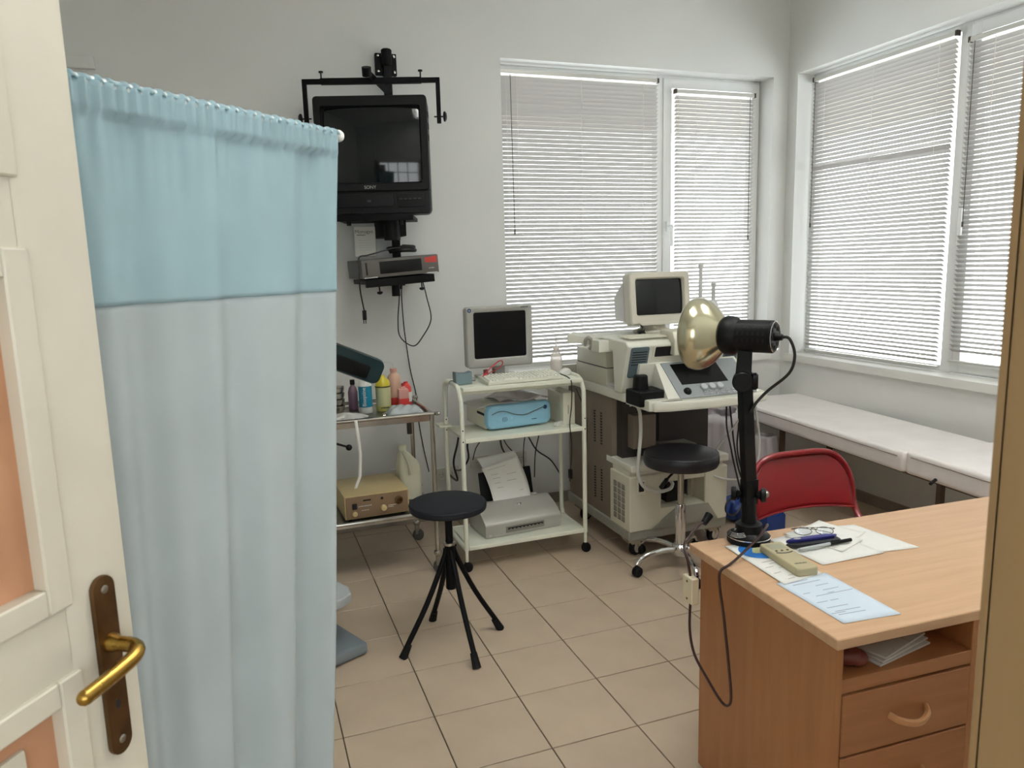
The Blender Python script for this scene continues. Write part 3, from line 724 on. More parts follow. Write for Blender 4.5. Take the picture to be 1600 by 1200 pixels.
# gauze pile and ribbon
t = thing('gauze_heap', 'crumpled white gauze on the trolley with a ribbon hanging down', 'gauze', (.24, 1.72, ZT))
def gz(u, v):
    a = 2*math.pi*u; r = .11*v*(1+.16*math.sin(5*a)+.1*math.sin(9*a+1)); return Vector((r*math.cos(a), .75*r*math.sin(a), .03*(1-v)**.7+.006*math.sin(7*a+5*v)*v+.008))
MB().sheet(gz, 40, 8, .002).done('heap', 'gauze', t, 180)
def rib(u, v):
    P = [(-.02, -.05, .02), (.02, -.12, .03), (.038, -.143, .018), (.043, -.15, -.06), (.05, -.15, -.16), (.04, -.15, -.27), (.015, -.152, -.33)]
    k = min(u*6, 5.999); i = int(k); f = k-i; a, c = Vector(P[i]), Vector(P[i+1]); p = a.lerp(c, f)
    return p+Vector((.016*(v-.5), .004*math.sin(u*20)*(v-.5), 0))
MB().sheet(rib, 36, 2, .0008).done('ribbon', 'gauze', t, 180)
# kidney cups stack
for k, lab in enumerate(('lowest of the stacked steel cups by the curtain', 'second steel cup of the stack by the curtain', 'third steel cup of the stack by the curtain', 'topmost steel cup of the stack by the curtain')):
    o = MB(T(.225, 1.88, ZT+.0+.034*k)).lathe([(.024, 0), (.04, .03), (.043, .05), (.041, .05), (.038, .03), (.022, .003), (0, .003)], seg=22).done('steel_cup', 'steel')
    tag(o, lab, 'cup', 'stacked steel cups')
# examination lamp (green head) standing behind the curtain
t = thing('examination_lamp', 'dark green lamp head leaning out over the steel trolley', 'lamp', (-.08, 1.36, 0))
o_ = off(t)
b = MB(o_); b.cyl((-.08, 1.36, .03), (-.08, 1.36, 1.22), .013); b.tube([(-.08, 1.36, 1.20), (-.02, 1.42, 1.26), (.08, 1.5, 1.255)], .012, 8, 4); b.done('pole', 'steel_dull', t)
b = MB(o_)
for k in range(5): a = k*2*math.pi/5+1.2; b.tube([(-.08, 1.36, .07), (-.08+.17*math.cos(a), 1.36+.17*math.sin(a), .035)], .012, 8, 1); b.ball((-.08+.17*math.cos(a), 1.36+.17*math.sin(a), .024), .024)
b.done('foot', 'rubber', t)
MH = T(.29, 1.55, 1.165) @ Matrix.Rotation(R(25), 4, 'Y') @ Matrix.Rotation(R(8), 4, 'Z')
b = MB(o_ @ MH); loft(b, [rrect(-.20, .125, -.055, .06, -.055, .03), rrect(-.20, .135, -.062, .066, -.02, .035), rrect(-.20, .135, -.06, .066, .03, .035), rrect(-.20, .11, -.045, .05, .07, .03)]); b.done('head', 'green_dark', t)
b = MB(o_ @ MH); loft(b, [rrect(-.16, .06, -.048, .02, -.0565, .012), rrect(-.155, .055, -.043, .015, -.0585, .012)]); b.done('lens_panel', 'lamp_black', t)
b = MB(o_); b.tube([(-.08, 1.36, .92), (.1, 1.42, .83), (.215, 1.46, .775)], .006, 6, 3); b.ball((.222, 1.463, .77), .016); b.done('lever', 'black_plastic', t)
# tan light source on lower shelf
ZL = .3365
t = thing('light_source_unit', 'tan metal light source box with brown front on the lower shelf', 'device', (.365, 1.72, ZL+.012), R(2.5))
b = MB(); b.box(-.17, .17, -.095, .26, 0, .125, .008); b.done('case', 'tan_case', t)
b = MB(); b.box(-.163, .163, -.102, -.09, .006, .119, .005); fp = b.done('front_panel', 'tan_panel', t)
b = MB(); b.box(-.132, -.108, -.108, -.1, .055, .085, .002); b.box(-.075, -.035, -.104, -.1, .093, .1); b.box(.018, .03, -.104, -.1, .09, .102); b.done('switch', 'dark_hole', fp)
b = MB(); b.cyl((-.12, -.1, .03), (-.12, -.112, .03), .013, bev=.002); b.cyl((.03, -.1, .045), (.03, -.122, .045), .0155, bev=.002); b.done('knob', 'tan_case', fp)
b = MB(); b.lathe([(.021, 0), (.021, .012), (.012, .014), (.012, .004), (0, .004)], (.112, -.1, .075), (0, -1, 0), 20); b.done('light_port', 'brass_old', fp)
strokes(fp, 'print_grey', -.10, -.03, -.1026, .064, 9, .006); strokes(fp, 'print_grey', -.085, -.045, -.1026, .042, 5, .005)
strokes(fp, 'paper', .055, .10, -.1026, .05, 6, .0035); strokes(fp, 'paper', .055, .085, -.1026, .042, 4, .003)
b = MB()
for x in (-.14, .14):
    for y in (-.07, .22): b.cyl((x, y, -.012), (x, y, .001), .01, seg=10)
b.done('foot', 'rubber', t)
# white jug
t = thing('white_jug', 'white plastic jug with a moulded handle on the lower shelf', 'jug', (.601, 1.915, ZL), R(2))
b = MB(); loft(b, [[(p[0]*.82+dx, p[2], z) for p in rrect(-w_, w_, -d_, d_, 0, min(w_, d_)*.45)] for z, w_, d_, dx in ((0, .068, .058, 0), (.006, .075, .064, 0), (.18, .075, .064, 0), (.205, .070, .060, -.003), (.245, .045, .045, -.018), (.272, .022, .024, -.028), (.282, .02, .02, -.03))]); b.done('body', 'jug_white', t)
b = MB(); b.tube([(-.03, -.02, .27), (-.022, -.062, .245), (-.012, -.078, .20), (-.008, -.070, .15)], .011, 8, 5); b.done('handle', 'jug_white', t)
b = MB(); b.cyl((-.03, 0, .278), (-.03, 0, .308), .025, bev=.003); b.done('cap', 'jug_white', t)

# wall sockets
def socket(label, x0, x1, z0, z1, n):
    t = thing('wall_socket', label, 'socket', ((x0+x1)/2, YB, z0), 0, 'sockets on the back wall'); b = MB(off(t)); b.box(x0, x1, YB-.028, YB-.0005, z0, z1, .006); b.done('plate', 'socket_white', t)
    for k in range(n):
        cx = x0+(x1-x0)*(k+.5)/n; cz = (z0+z1)/2
        b = MB(off(t)); b.lathe([(.02, 0), (.02, -.001), (.0175, .004), (0, .004)], (cx, YB-.0285, cz), (0, 1, 0), 16); s_ = b.done('socket_well', 'printer_grey', t)
        b = MB(off(t))
        for d in (-.009, .009): b.cyl((cx+d, YB-.0255, cz), (cx+d, YB-.029, cz), .0028, seg=8)
        b.done('hole', 'dark_hole', s_)
socket('single wall socket between the tan box and the white jug', .585, .675, .285, .37, 1)
socket('double wall socket beside the leg of the white cart', .865, 1.03, .265, .345, 2)
socket('long socket strip on the wall behind the printer', 1.11, 1.50, .315, .395, 4)

# ================================================================== WHITE CART
ct = thing('white_cart', 'cream tubular steel cart carrying the computer screen', 'cart', (1.165, 1.69, 0))
o_ = off(ct); CX0, CX1, CY0, CY1 = .815, 1.517, 1.525, 1.855
for x, s in ((CX0, 1), (CX1, -1)):
    b = MB(o_)
    b.tube([(x, CY0, .12), (x, CY0, .2), (x, CY0, .5), (x, CY0, .88), (x, CY0+.012, .95), (x, CY0+.05, .995), (x, CY0+.11, 1.005), (x, CY1-.1, 1.005), (x, CY1-.03, .99), (x, CY1, .95), (x, CY1, .88), (x, CY1, .5), (x, CY1, .2), (x, CY1-.01, .15), (x, CY1-.05, .125), (x, CY0+.05, .125), (x, CY0, .125)], .0125, 12, 4)
    b.done('side_frame', 'cart_cream', ct)
    for y in (CY0, CY1):
        b = MB(o_); b.cyl((x, y, .05), (x, y, .13), .0085); lg = b.done('caster_stem', 'cart_cream', ct)
        b = MB(o_); b.lathe([(0, -.012), (.02, -.012), (.027, -.008), (.027, .008), (.02, .012), (0, .012)], (x+.004, y, .027), (.5, 1, 0), 18); b.ball((x, y, .045), .016); b.done('caster', 'rubber', lg)
for z, x0, x1 in ((1.0, CX0+.01, CX1-.01), (.728, CX0+.012, CX1-.012), (.138, CX0+.012, CX1-.012)):
    b = MB(o_); b.box(x0, x1, CY0+.0, CY1-.005, z-.012, z+.004, .002); sh = b.done('shelf', 'cart_cream', ct)
    b = MB(o_); b.box(x0, x1, CY0-.012, CY0+.006, z-.018, z+.006, .006, 3); b.box(x0, x1, CY1-.012, CY1+.006, z-.018, z+.006, .006, 3); b.done('edge_rail', 'cart_cream', sh)
b = MB(o_); b.cyl((CX0+.01, CY0+.035, .975), (CX1-.01, CY0+.035, .975), .0135); b.done('cross_tube', 'cart_cream', ct)
b = MB(o_)
for x in (CX0, CX1):
    for y in (CY0, CY1):
        for z in (.72, .78): b.cyl((x, y-.0135, z), (x, y-.0115, z), .004, seg=8)
b.done('screw', 'dark_hole', ct)
b = MB(o_); b.box(CX0-.05, CX0+.02, CY1-.05, CY1+.05, .742, .752, .002); b.done('side_flap', 'cart_cream', ct)
ZS = 1.0065
# LCD screen
t = thing('computer_screen', 'silver flat computer screen with a black panel on the white cart', 'screen', (1.12, 1.765, ZS), R(3))
b = MB(); frame_ring(b, -.197, .197, .062, .398, -.163, .165, .105, .377, -.012, .04, .004); b.done('bezel', 'lcd_silver', t)
b = MB(); b.box(-.185, .185, .03, .055, .08, .385, .01); b.done('back_cover', 'lcd_silver', t)
b = MB(); b.box(-.16, .162, -.008, .02, .108, .374); b.done('panel', 'lcd_screen', t)
b = MB(); b.box(-.12, .12, -.04, .11, 0, .012, .005); b.box(-.035, .035, .02, .05, .01, .15, .006); b.done('stand', 'lcd_silver', t)
b = MB(); b.lathe([(.0115, 0), (.0115, .0008), (0, .0008)], (-.179, -.0118, .381), (0, -1, 0), 20); b.done('badge', 'blue_print', t)
text('(|)', .011, (-.179, -.0134, .381), FRONT, 'paper', t); strokes(t, 'print_dark', .125, .172, -.0124, .384, 7, .007)
# keyboard
t = thing('keyboard', 'cream computer keyboard lying in front of the flat screen', 'keyboard', (1.185, 1.62, ZS), R(2.5))
b = MB(); b.hexa([(-.22, -.08, 0), (.22, -.08, 0), (.22, .08, 0), (-.22, .08, 0)], [(-.22, -.08, .014), (.22, -.08, .014), (.22, .08, .03), (-.22, .08, .03)], .004); b.done('body', 'keyboard', t)
key = MB().hexa([(-.0085, -.0085, 0), (.0085, -.0085, 0), (.0085, .0085, 0), (-.0085, .0085, 0)], [(-.0065, -.0055, .008), (.0065, -.0055, .008), (.0065, .0065, .008), (-.0065, .0065, .008)]).done('key', 'keycap', t, 20)
first = True
slope = math.atan2(.016, .16)
for row in range(6):
    y = -.055+row*.0215+(.006 if row == 5 else 0)
    for c in range(21):
        x = -.2+c*.0195+(0.006 if c > 13 else 0)+(.006 if c > 16 else 0)
        if x > .207 or (row == 0 and 4 <= c <= 8 and c != 6): continue
        o = key if first else key.copy()
        if not first: COL.objects.link(o); o.parent = t
        first = False
        o.location = (x, y, .0145+(y+.08)*.1); o.rotation_euler = (slope, 0, 0)
        if row == 0 and c == 6: o.scale = (5.4, 1, 1)
c_ = MB(); c_.tube([(.215, .03, .02), (.235, -.02, .015), (.245, -.105, -.0), (.247, -.125, -.04), (.245, -.122, -.15), (.235, -.118, -.25), (.245, -.118, -.36), (.242, -.118, -.45), (.235, -.118, -.51)], .0032, 6, 6); cb = c_.done('cable', 'cable_black', t)
b = MB(); b.box(.224, .244, -.128, -.108, -.56, -.505, .005); b.cyl((.23, -.118, -.56), (.23, -.118, -.575), .003, seg=6); b.done('plug', 'black_plastic', cb)
# grey blue adaptor box
t = thing('adaptor_box', 'small grey blue plastic box at the left end of the cart top', 'device', (.862, 1.645, ZS), R(4))
b = MB(); b.prism([(-.045, -.025, 0), (.045, -.025, 0), (.046, -.025, .066), (.02, -.025, .058), (-.01, -.025, .060), (-.046, -.025, .068)], (0, .055, 0), .004); b.done('body', 'grey_blue', t)
MB().tube([(-.045, .0, .02), (-.075, -.01, .022), (-.10, -.04, -.01), (-.115, -.07, -.08), (-.125, -.09, -.15)], .003, 6, 5).done('cable', 'cable_grey', t)
MB().tube([(.045, .02, .02), (.07, .03, .008), (.09, .045, .006)], .0025, 6, 4).done('cable', 'cable_grey', t)
# red spectacles
t = thing('red_spectacles', 'folded red framed spectacles lying on the cream keyboard', 'spectacles', (1.035, 1.68, ZS+.034), R(20))
b = MB(); b.tube([(-.085, -.035, .002), (-.03, -.015, .028), (.05, .012, .058), (.095, .028, .064), (.112, .034, .048), (.085, .03, .026), (.0, .0, .014), (-.085, -.035, .004)], .0028, 6, 6); b.done('frame', 'red_plastic', t)
b = MB(); b.box(-.045, -.02, .0, .012, 0, .03, .003); b.box(.02, .035, .006, .014, .0, .028, .003); b.done('clip', 'brown_cap', t)
# squeeze bottle
t = thing('squeeze_bottle', 'translucent white squeeze bottle with a thin nozzle near the window', 'bottle', (1.475, 1.80, ZS))
MB().lathe([(0, 0), (.033, 0), (.035, .005), (.035, .085), (.03, .105), (.016, .122), (.016, .135), (0, .135)]).done('body', 'squeeze', t)
MB().lathe([(.018, .128), (.018, .145), (.006, .15), (.003, .2), (0, .2)], seg=12).done('nozzle', 'squeeze', t)
# telephone handset like white thing
t = thing('mouse', 'white computer mouse resting at the right end of the cart top', 'mouse', (1.485, 1.70, ZS), R(-50))
b = MB(); b.ball((0, 0, 0), 1, (.032, .058, .034), 3)
for v in b.b.verts:
    if v.co.z < 0: v.co.z = 0
b.done('shell', 'white_plastic', t)
# fetal monitor / blue console
ZM = .7345
t = thing('blue_console_unit', 'cream console with a light blue curved front on the middle shelf', 'device', (1.165, 1.70, ZM+.01), R(5))
b = MB(); b.box(-.185, .17, -.03, .24, 0, .118, .006); b.done('case', 'us_cream', t)
b = MB(); loft(b, [rrect(-.185, .205, -.002, .128, -.02, .032, 8), rrect(-.188, .208, -.004, .131, -.045, .036, 8), rrect(-.18, .2, .003, .124, -.062, .034, 8), rrect(-.168, .188, .012, .114, -.067, .03, 8)]); b.done('front_cover', 'blue_device', t)
b = MB(); b.tube([(-.16, -.066, .082), (-.12, -.068, .096), (-.08, -.069, .094), (-.02, -.069, .072), (.04, -.069, .064), (.10, -.069, .08), (.16, -.068, .098)], .003, 6, 6); b.done('groove', 'us_teal', t)
b = MB(); b.lathe([(.055, 0), (.05, .003), (.03, .004), (0, .004)], (-.085, -.0655, .052), (0, -1, 0), 28, sy=.45); b.done('oval_boss', 'blue_device', t)
text('(||)', .028, (-.085, -.0705, .052), FRONT, 'blue_print', t); strokes(t, 'blue_print', .08, .12, -.0678, .032, 1, .005)
b = MB(); b.lathe([(.012, 0), (.012, .002), (0, .002)], (.165, -.0665, .094), (0, -1, 0), 16); b.done('power_button', 'blue_print', t)
b = MB(); b.box(-.1865, -.184, -.02, .08, .072, .086); b.done('slot', 'dark_hole', t)
b = MB()
for x in (-.15, .15):
    for y in (0, .2): b.cyl((x, y, -.01), (x, y, .001), .012, seg=10)
b.done('foot', 'rubber', t)
# folded sheet and glossy print on it
def bent(t, name, m, x0, x1, y0, y1, fz, nu=16, nv=10, th=.0008):
    return MB().sheet(lambda u, v: Vector((x0+(x1-x0)*u, y0+(y1-y0)*v, fz(u, v))), nu, nv, th).done(name, m, t, 180)
t = thing('printed_sheets', 'grey printed sheets drooping over the blue fronted console', 'paper', (1.15, 1.77, ZM+.128), R(6))
bent(t, 'sheet', 'paper_grey', -.23, .02, -.12, .1, lambda u, v: .012+.016*(u-.5)+.008*math.sin(u*4))
bent(t, 'glossy_sheet', 'gloss_paper', -.09, .235, -.105, .11, lambda u, v: .026+.03*math.sin(u*3.1)*v+.01*math.sin(u*9+v*4)-.02*max(0, u-.8)*3)
# small white remote/charger
t = thing('charger_block', 'small white charger block beside the blue fronted console', 'charger', (1.40, 1.60, ZM), R(32))
MB().box(-.035, .03, -.014, .014, 0, .022, .004).done('body', 'white_plastic', t); MB().cyl((.026, 0, .011), (.0315, 0, .011), .003, seg=8).done('hole', 'dark_hole', t)
# upright paper box on right of the middle shelf
t = thing('paper_box', 'pale upright carton with a curling sheet at the right of the shelf', 'box', (1.455, 1.73, ZM), 0)
b = MB(); b.box(-.03, .042, -.13, .09, 0, .18, .002, 1); b.done('body', 'us_cream', t)
b = MB(); b.box(.0, .002, -.132, -.13, .06, .11); b.done('slit', 'dark_hole', t)
MB().sheet(lambda u, v: Vector((-.16+.205*u, -.11+.17*v, .205-.055*u*u+.012*math.sin(u*7)*(1-v)-.02*v*u)), 16, 8, .0008).done('curling_sheet', 'paper', t, 180)
# printer
ZP = .1445
t = thing('inkjet_printer', 'silver inkjet printer on the bottom shelf of the white cart', 'printer', (1.165, 1.70, ZP), R(4))
b = MB(); b.prism([(-.232, -.105, 0), (-.232, .14, 0), (-.232, .15, .125), (-.232, .06, .155), (-.232, -.03, .125), (-.232, -.098, .085), (-.232, -.108, .07)], (.464, 0, 0), .008); b.done('body', 'printer_silver', t)
b = MB(); b.hexa([(-.11, -.112, .018), (.125, -.112, .018), (.125, -.09, .018), (-.11, -.09, .018)], [(-.11, -.112, .052), (.125, -.112, .052), (.125, -.09, .052), (-.11, -.09, .052)], .003); b.done('paper_exit', 'printer_grey', t)
b = MB(); b.box(-.10, .115, -.1145, -.11, .036, .046); b.done('exit_slot', 'dark_hole', t)
b = MB()
for k in range(9): b.box(-.09+.023*k, -.078+.023*k, -.1155, -.112, .036, .041)
b.done('tooth', 'printer_grey', t)
b = MB(); b.box(-.165, .165, .07, .085, .12, .33, .008, m=Matrix.Rotation(R(-14), 4, 'X')); b.done('paper_rest', 'lamp_black', t)
b = MB(); b.box(.125, .16, .045, .075, .13, .165, .006); b.done('paper_guide', 'printer_silver', t)
b = MB(); b.lathe([(.013, 0), (.013, .002), (.01, .004), (0, .004)], (.02, -.0, .137), (0, -.42, .9), 18); b.done('badge', 'chrome', t)
text('hp', .016, (-.205, -.110, .018), FRONT, 'paper', t)
t2 = thing('printout', 'printed white sheets standing curled in the inkjet printer', 'paper', (1.165, 1.70, ZP+.14), R(4))
for k, (dx, dz) in enumerate(((0, 0), (.012, .012))):
    def pp(u, v, dx=dx, k=k):
        s = v*.28; x = -.115+.235*u+dx-.055*v*v
        y = .05+.03*k+.10*v-.09*max(0, v-.55)**1.3*2*(1-.3*u)*(1-k); z = .0+s*.82-.06*max(0, v-.6)**1.2*(1.3-u)*(1-k)+.02*u*v+.01*k
        return Vector((x, y, z))
    MB().sheet(pp, 12, 18, .0008).done('sheet', 'paper', t2, 180)
b = MB()
for (a0, a1, v_) in ((.12, .6, .86), (.16, .34, .66), (.16, .36, .55), (.17, .33, .44), (.18, .35, .33), (.55, .8, .6), (.5, .75, .45), (.75, .85, .2)):
    b.sheet(lambda u, v, a0=a0, a1=a1, v_=v_: (lambda P: P+Vector((0, -.0016, .0004)))(Vector((-.115+.235*(a0+(a1-a0)*u)-.055*(v_+.012*v)**2, .05+.10*(v_+.012*v)-.09*max(0, (v_+.012*v)-.55)**1.3*2*(1-.3*(a0+(a1-a0)*u)), (v_+.012*v)*.28*.82-.06*max(0, (v_+.012*v)-.6)**1.2*(1.3-(a0+(a1-a0)*u))+.02*(a0+(a1-a0)*u)*(v_+.012*v)))), 6, 2, .0004)
b.done('print_line', 'print_grey', t2)
# cables behind the cart
def cable(label, pts, r=.0038, m='cable_black', group='cables behind the white cart', name='cable'):
    return tag(MB().tube(pts, r, 6, 6).done(name, m), label, 'cable', group)
cable('thick black cable falling beside the left legs of the cart', [(.90, 1.875, .72), (.89, 1.9, .62), (.87, 1.93, .5), (.90, 1.97, .38), (.95, 2.36, .31)], .006)
cable('twisted black cable just right of the left cart legs', [(.965, 1.88, .72), (.955, 1.92, .60), (.975, 1.98, .5), (.95, 2.05, .42), (1.0, 2.35, .33)], .0055)
cable('short black cable dropping to the left end of the socket strip', [(1.05, 1.9, .72), (1.075, 2.0, .62), (1.09, 2.2, .5), (1.12, 2.375, .38)])
cable('pair cable running diagonally into the socket strip, thicker one', [(1.14, 1.9, .72), (1.2, 2.05, .6), (1.28, 2.25, .47), (1.36, 2.38, .37)], .006)
cable('thin cable beside the diagonal pair above the printer sheets', [(1.16, 1.9, .72), (1.24, 2.1, .57), (1.34, 2.3, .46), (1.42, 2.38, .38)])
cable('long black cable crossing down to the right cart leg', [(1.26, 1.9, .72), (1.36, 2.0, .6), (1.46, 2.1, .47), (1.60, 2.2, .36), (1.72, 2.3, .2)], .0045)
cable('thin vertical cable behind the printer paper rest, left', [(1.36, 1.9, .72), (1.345, 1.98, .62), (1.34, 2.02, .5), (1.33, 1.99, .3)], .0032)
cable('thin vertical cable behind the printer paper rest, right', [(1.42, 1.9, .72), (1.425, 1.97, .6), (1.41, 2.0, .48), (1.385, 1.96, .34)], .0036)
cable('grey lead bending from the cart top down by the ultrasound cabinet', [(1.52, 1.63, .93), (1.545, 1.60, .84), (1.57, 1.60, .74), (1.575, 1.62, .55)], .003, 'cable_black')

# ================================================================== ULTRASOUND MACHINE
us = thing('ultrasound_machine', 'cream ultrasound scanner on casters in front of the back window', 'ultrasound machine', (2.0, 1.65, 0))
o_ = off(us)
for x, y in ((1.745, 1.385), (2.255, 1.385), (1.745, 2.02), (2.255, 2.02)):
    b = MB(o_); b.box(x-.05, x+.05, y-.04, y+.04, .085, .105, .006); b.hexa([(x-.02, y-.03, .045), (x+.02, y-.03, .045), (x+.02, y+.005, .045), (x-.02, y+.005, .045)], [(x-.03, y-.035, .09), (x+.03, y-.035, .09), (x+.03, y+.03, .09), (x-.03, y+.03, .09)], .004); cf = b.done('caster_fork', 'steel', us)
    b = MB(o_); b.lathe([(0, -.015), (.035, -.015), (.048, -.009), (.048, .009), (.035, .015), (0, .015)], (x+.012, y-.01, .048), (.35, -1, 0), 22); b.done('caster', 'rubber', cf)
    b = MB(o_); b.lathe([(.03, 0), (.03, .002), (.012, .004), (0, .004)], (x+.0067, y+.005, .048), (.35, -1, 0), 18) if False else b.lathe([(.031, .0155), (.031, .018), (.012, .02), (0, .02)], (x+.012, y-.01, .048), (.35, -1, 0), 18); b.done('hub', 'chrome', cf)
b = MB(o_); b.box(1.685, 2.325, 1.325, 2.14, .10, .165, .018, 3); b.done('skirt', 'us_grey', us)
b = MB(o_); b.box(1.692, 2.315, 1.535, 2.12, .16, .90, .01); cab = b.done('cabinet', 'us_taupe', us)
b = MB(o_)
for y in (1.66, 1.745):
    for z0 in (.24, .58):
        for k in range(12): b.box(1.6895, 1.6935, y-.009, y+.009, z0+k*.0165, z0+k*.0165+.008)
b.done('vent_slot', 'dark_hole', cab)
mod = MB(o_)
mod.box(1.688, 1.885, 1.315, 1.55, .155, .47, .014, 3); mod.box(2.165, 2.318, 1.315, 1.55, .155, .47, .014, 3)
mod.box(1.86, 2.19, 1.32, 1.55, .155, .27, .01); mod.box(1.86, 2.19, 1.32, 1.55, .415, .47, .008); mod.box(1.86, 2.19, 1.42, 1.55, .25, .43)
mo = mod.done('lower_module', 'us_cream', us)
b = MB(o_); b.hexa([(1.82, 1.312, .158), (2.26, 1.312, .158), (2.26, 1.33, .158), (1.82, 1.33, .158)], [(1.98, 1.311, .262), (2.19, 1.311, .262), (2.19, 1.33, .262), (1.98, 1.33, .262)], .004); b.done('bumper_relief', 'us_grey', mo)
b = MB(o_)
for c in range(3):
    for r_ in range(6): b.box(1.6865, 1.690, 1.375+c*.047, 1.409+c*.047, .197+r_*.037-c*.0, .226+r_*.037)
vg = b.done('vent_panel', 'us_dark', mo)
b = MB(o_)
for c in range(3):
    for r_ in range(6):
        for k in range(3): b.box(1.6855, 1.690, 1.375+c*.047, 1.409+c*.047, .204+r_*.037+k*.008, .2065+r_*.037+k*.008)
b.done('vent_bar', 'us_cream', vg)
b = MB(o_); b.box(1.732, 1.782, 1.308, 1.32, .37, .452, .005); so = b.done('inlet_frame', 'us_white', mo)
b = MB(o_); b.box(1.738, 1.770, 1.306, 1.312, .385, .44, .005); b.done('inlet', 'dark_hole', so)
b = MB(o_); b.box(1.895, 1.915, 1.405, 1.425, .285, .40); b.box(1.945, 2.03, 1.36, 1.425, .285, .41); b.box(2.085, 2.105, 1.405, 1.425, .30, .385); b.done('connector', 'dark_hole', mo)
b = MB(o_); b.box(1.92, 1.935, 1.40, 1.425, .28, .405); b.box(2.065, 2.08, 1.40, 1.425, .29, .40); b.box(2.11, 2.13, 1.40, 1.425, .29, .40); b.done('connector_frame', 'us_grey', mo)
b = MB(o_); b.box(1.70, 2.305, 1.34, 1.60, .468, .50, .006); b.box(1.69, 2.315, 1.30, 1.60, .497, .538, .012, 3); b.done('lid', 'us_white', us)
b = MB(o_); b.box(1.725, 2.29, 1.47, 1.56, .53, .90, .006); rc = b.done('recess_panel', 'us_dark', us)
b = MB(o_); b.box(1.76, 1.90, 1.40, 1.475, .60, .79, .006); b.done('gel_holder', 'us_taupe', rc)
b = MB(o_); b.box(1.93, 1.955, 1.46, 1.472, .62, .82); b.done('slot', 'dark_hole', rc)
b = MB(o_); b.box(1.90, 2.14, 1.33, 1.47, .538, .60, .008); b.box(1.925, 2.12, 1.335, 1.46, .6, .612, .004); b.done('pedal_box', 'us_grey', us)
b = MB(o_); b.prism([(1.678, 1.37, .878), (1.72, 1.325, .878), (2.33, 1.325, .878), (2.345, 1.34, .878), (2.345, 2.12, .878), (1.678, 2.12, .878)], (0, 0, .052), .012, 3); b.done('worktop', 'us_white', us)
# console
b = MB(o_)
b.prism([(1.66, 1.365, .93), (1.66, 1.285, 1.19), (1.66, 1.31, 1.21), (1.66, 1.74, 1.222), (1.66, 1.74, 1.165), (1.66, 1.46, 1.15), (1.66, 1.44, .93)], (.725, 0, 0), .012, 3)
b.box(2.0, 2.36, 1.42, 1.72, .92, 1.18)
cn = b.done('console_housing', 'us_white', us)
b = MB(o_); b.prism([(1.735, 1.345, .965), (1.735, 1.325, .965), (1.735, 1.29, 1.09), (1.735, 1.36, 1.09)], (.60, 0, 0), .006); b.done('console_neck', 'us_white', us)
def onfront(x, z, e=0):     # point on the sloping front of the housing
    k = (z-.93)/.26; return (x, 1.365-.08*k-e, z)
for x0, x1 in ((1.682, 1.79), (2.27, 2.36)):
    b = MB(o_); pts = []
    for p in rrect(x0, x1, 1.015, 1.182, 0, .012): pts.append(onfront(p[0], p[2], .006))
    b.prism(pts, (0, .02, 0)); sp = b.done('speaker_panel', 'us_teal', us)
    b = MB(o_)
    for k in range(6):
        z = 1.085+k*.0135; a = onfront(x0+.01, z, .0075); c = onfront(x1-.01, z, .0075); b.box(a[0], c[0], a[1], a[1]+.006, z, z+.005)
    b.done('slot', 'dark_hole', sp)
b = MB(o_); pts = [onfront(p[0], p[2], .004) for p in rrect(1.815, 2.25, 1.115, 1.185, 0, .006)]; b.prism(pts, (0, .02, 0)); ds = b.done('drive_bay', 'us_white', us)
b = MB(o_); pts = [onfront(p[0], p[2], .006) for p in rrect(1.828, 2.24, 1.124, 1.177, 0, .004)]; b.prism(pts, (0, .02, 0)); b.done('drive_slot', 'dark_hole', ds)
# keyboard deck: local slope frame. u along x, v down the slope from the housing to the lip
D0 = Vector((0, 1.30, 1.095)); D1 = Vector((0, 1.118, .925)); dv = (D1-D0); dn = Vector((0, -.68, .73)).normalized()
def dk(x, v, e=0): p = D0+dv*v+dn*e; return Vector((x, p.y, p.z))
b = MB(o_)
b.hexa([dk(1.83, 0), dk(2.335, 0), dk(2.36, 1), dk(1.80, 1)], [dk(1.83, 0)-Vector((0, -.06, .12)), dk(2.335, 0)-Vector((0, -.06, .12)), Vector((2.36, 1.20, .88)), Vector((1.80, 1.20, .88))], .006)
b.box(1.69, 2.40, 1.12, 1.37, .868, .925, .012)
b.done('keyboard_deck', 'us_white', us)
b = MB(o_); b.prism([(1.70, 1.16, .866), (1.715, 1.105, .866), (1.80, 1.078, .866), (2.05, 1.062, .866), (2.30, 1.07, .866), (2.41, 1.105, .866), (2.425, 1.20, .866), (2.36, 1.22, .866), (1.75, 1.22, .866)], (0, 0, .05), .018, 4)
b.done('front_handle', 'us_white', us)
b = MB(o_); b.prism([(1.745, 1.13, .9165), (1.79, 1.105, .9165), (1.875, 1.10, .9165), (1.855, 1.14, .9165), (1.80, 1.155, .9165)], (0, 0, .002), .0); b.done('grip_well', 'us_grey', us)
b = MB(o_); b.hexa([dk(1.855, .06, .0), dk(2.315, .06, 0), dk(2.345, 1.02, 0), dk(1.872, 1.02, 0)], [dk(1.855, .06, .005), dk(2.315, .06, .005), dk(2.345, 1.02, .005), dk(1.872, 1.02, .005)], .002); pnl = b.done('control_panel', 'us_panel', us)
b = MB(o_); b.hexa([dk(1.905, .12, .004), dk(2.19, .12, .004), dk(2.205, .68, .004), dk(1.918, .68, .004)], [dk(1.905, .12, .0065), dk(2.19, .12, .0065), dk(2.205, .68, .0065), dk(1.918, .68, .0065)]); b.done('touch_screen', 'screen_black', pnl)
b = MB(o_)
for x in (2.035, 2.085, 2.135, 2.26): b.cyl(dk(x, .80, .004), dk(x, .80, .02), .019 if x < 2.2 else .021, bev=.003)
b.done('knob', 'us_knob', pnl)
